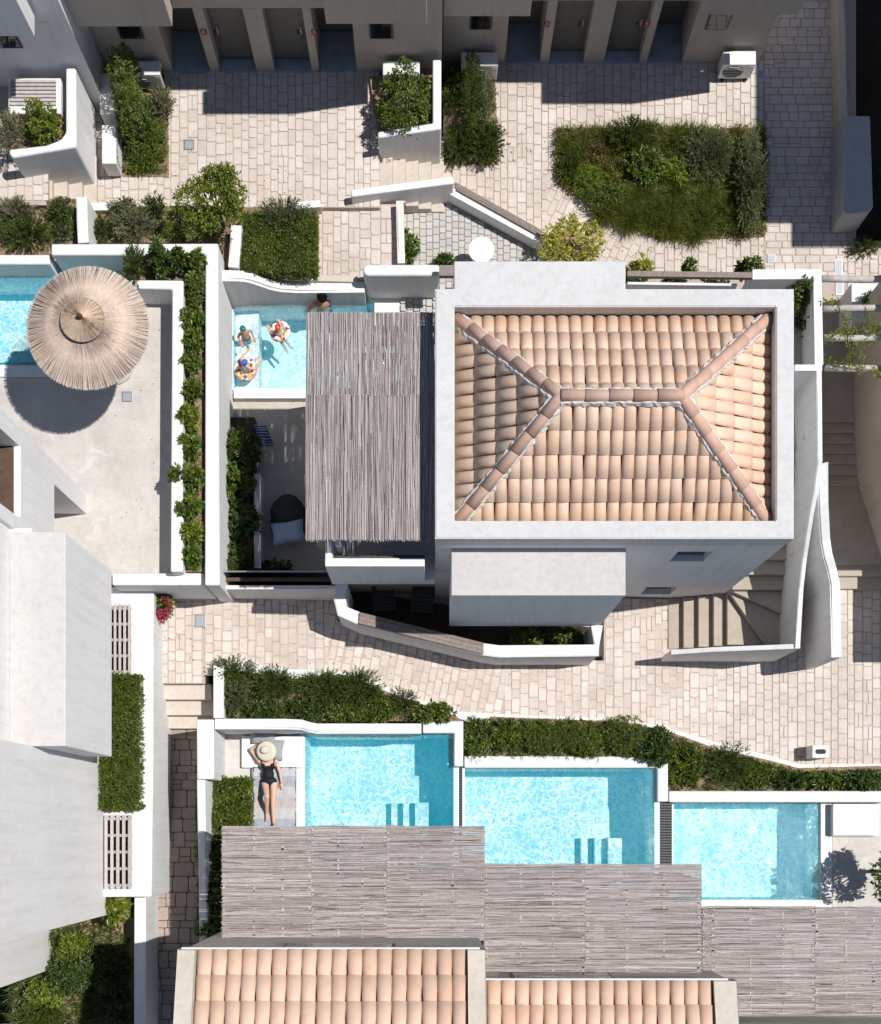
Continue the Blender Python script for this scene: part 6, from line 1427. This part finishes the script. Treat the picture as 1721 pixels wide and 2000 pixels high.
for lab, px, py, z, sx, sy in (('grey metal cover in the paving of the upper plaza', 369, 283, .85, .09, .09), ('grey metal cover in the lower path near the geranium', 391, 1213, 0, .10, .12), ('small metal cover in the umbrella terrace floor', 248, 775, 1.25, .09, .09), ('upper metal cover in the paving by the trellis', 1638, 523, 0, .07, .17), ('lower metal cover in the paving by the trellis', 1640, 563, 0, .07, .13), ('metal cover at the edge of the shaded lane', 1487, 145, 0, .08, .08), ('metal cover on the courtyard paving above the white wall', 1507, 505, 0, .07, .07)):
    p = P(px, py, z); c = thing('metal_cover', lab, 'cover', (p.x, p.y, z)); box('frame', -sx-.02, sx+.02, -sy-.02, sy+.02, -.02, .006, M.steel, c, .002); box('plate', -sx, sx, -sy, sy, .0061, .011, M.metalcover, c, .003)
# bean bag and cushion
bb = thing('bean_bag', 'charcoal bean bag in the dark sunken terrace', 'bean bag', P(565, 1020, -.1))
body('bag', [('e', (0, .16, .26), (.40, .36, .27)), ('e', (.02, -.10, .20), (.44, .36, .21)), ('e', (.02, .34, .42), (.26, .18, .22))], M.bag, bb, .02, 8)
cushion('cushion', 'pale blue cushion lying on the charcoal bean bag', P(563, 1040, .40), .72, .50, .20, .15, M.bluecush)
bm = bmesh.new(); a = P(494, 826, .62); gv = []
for j in range(13):
    gv.append([bm.verts.new((a.x+.035*i+.012*j, a.y-.038*j, .50+.05*math.sin(j*.5)-.012*i*abs(j-6)*.12+.018*math.sin(i*1.4+j*.5))) for i in range(9)])
for j in range(12):
    for i in range(8): bm.faces.new((gv[j][i], gv[j][i+1], gv[j+1][i+1], gv[j+1][i]))
bmesh.ops.solidify(bm, geom=bm.faces[:], thickness=.008)
tag(bmdone(bm, 'towel', M.bluetowel, None, True), 'blue striped towel draped at the edge of the sunken terrace planter', 'towel')
# chairs in the sunken patio
def chair(label, px, py, rz):
    c = thing('patio_chair', label, 'chair', P(px, py, -1.2), rz, 'chairs in the sunken patio')
    for k in range(6): box('seat_slat', -.24, .24, -.24+k*.08, -.18+k*.08, .42, .44, M.framed, c, .004)
    for k in range(6): box('back_slat', -.24, .24, .24, .26, .50+k*.07, .54+k*.07, M.framed, c, .004)
    for x in (-.24, .24):
        for y in (-.23, .23): cyl('leg', (x, y, 0), (x, y, .42), .013, .013, M.framed, c, 8)
        cyl('back_post', (x, .25, .42), (x, .25, .94), .013, .013, M.framed, c, 8); cyl('armrest', (x, -.2, .64), (x, .25, .64), .013, .013, M.framed, c, 8)
chair('slatted metal chair in the shade of the sunken patio, left of its twin', 752, 1178, .1); chair('slatted metal chair in the shade of the sunken patio, right of its twin', 826, 1182, -.1)
db = thing('daybed', 'square white daybed on the deck right of the rightmost pool', 'daybed', P(1670, 1600, Z3))
child_box('base', db, g(1624, Z3+.2), g(1718, Z3+.2), P(0, 1634, Z3+.3).y, P(0, 1571, Z3+.3).y, Z3-.02, Z3+.2, M.white, .015)
child_box('mattress', db, g(1626, Z3+.3), g(1710, Z3+.3), P(0, 1632, Z3+.3).y, P(0, 1570, Z3+.3).y, Z3+.201, Z3+.32, M.bed, .03)
# wall lights along the stairs
for lab, px, py, z in (('upper small white wall light on the winding stair', 1572, 855, 2.2), ('lower small white wall light on the winding stair', 1549, 1080, .9), ('small white wall light near the foot of the winding stair', 1532, 1185, -.1)):
    p = P(px, py, z); wl2 = thing('wall_light', lab, 'light', p); box('cover', -.05, .03, -.04, .04, -.05, .05, M.acw, wl2, .012); box('lens', -.058, -.0505, -.03, .03, -.03, .03, M.whitecloth, wl2, .002)
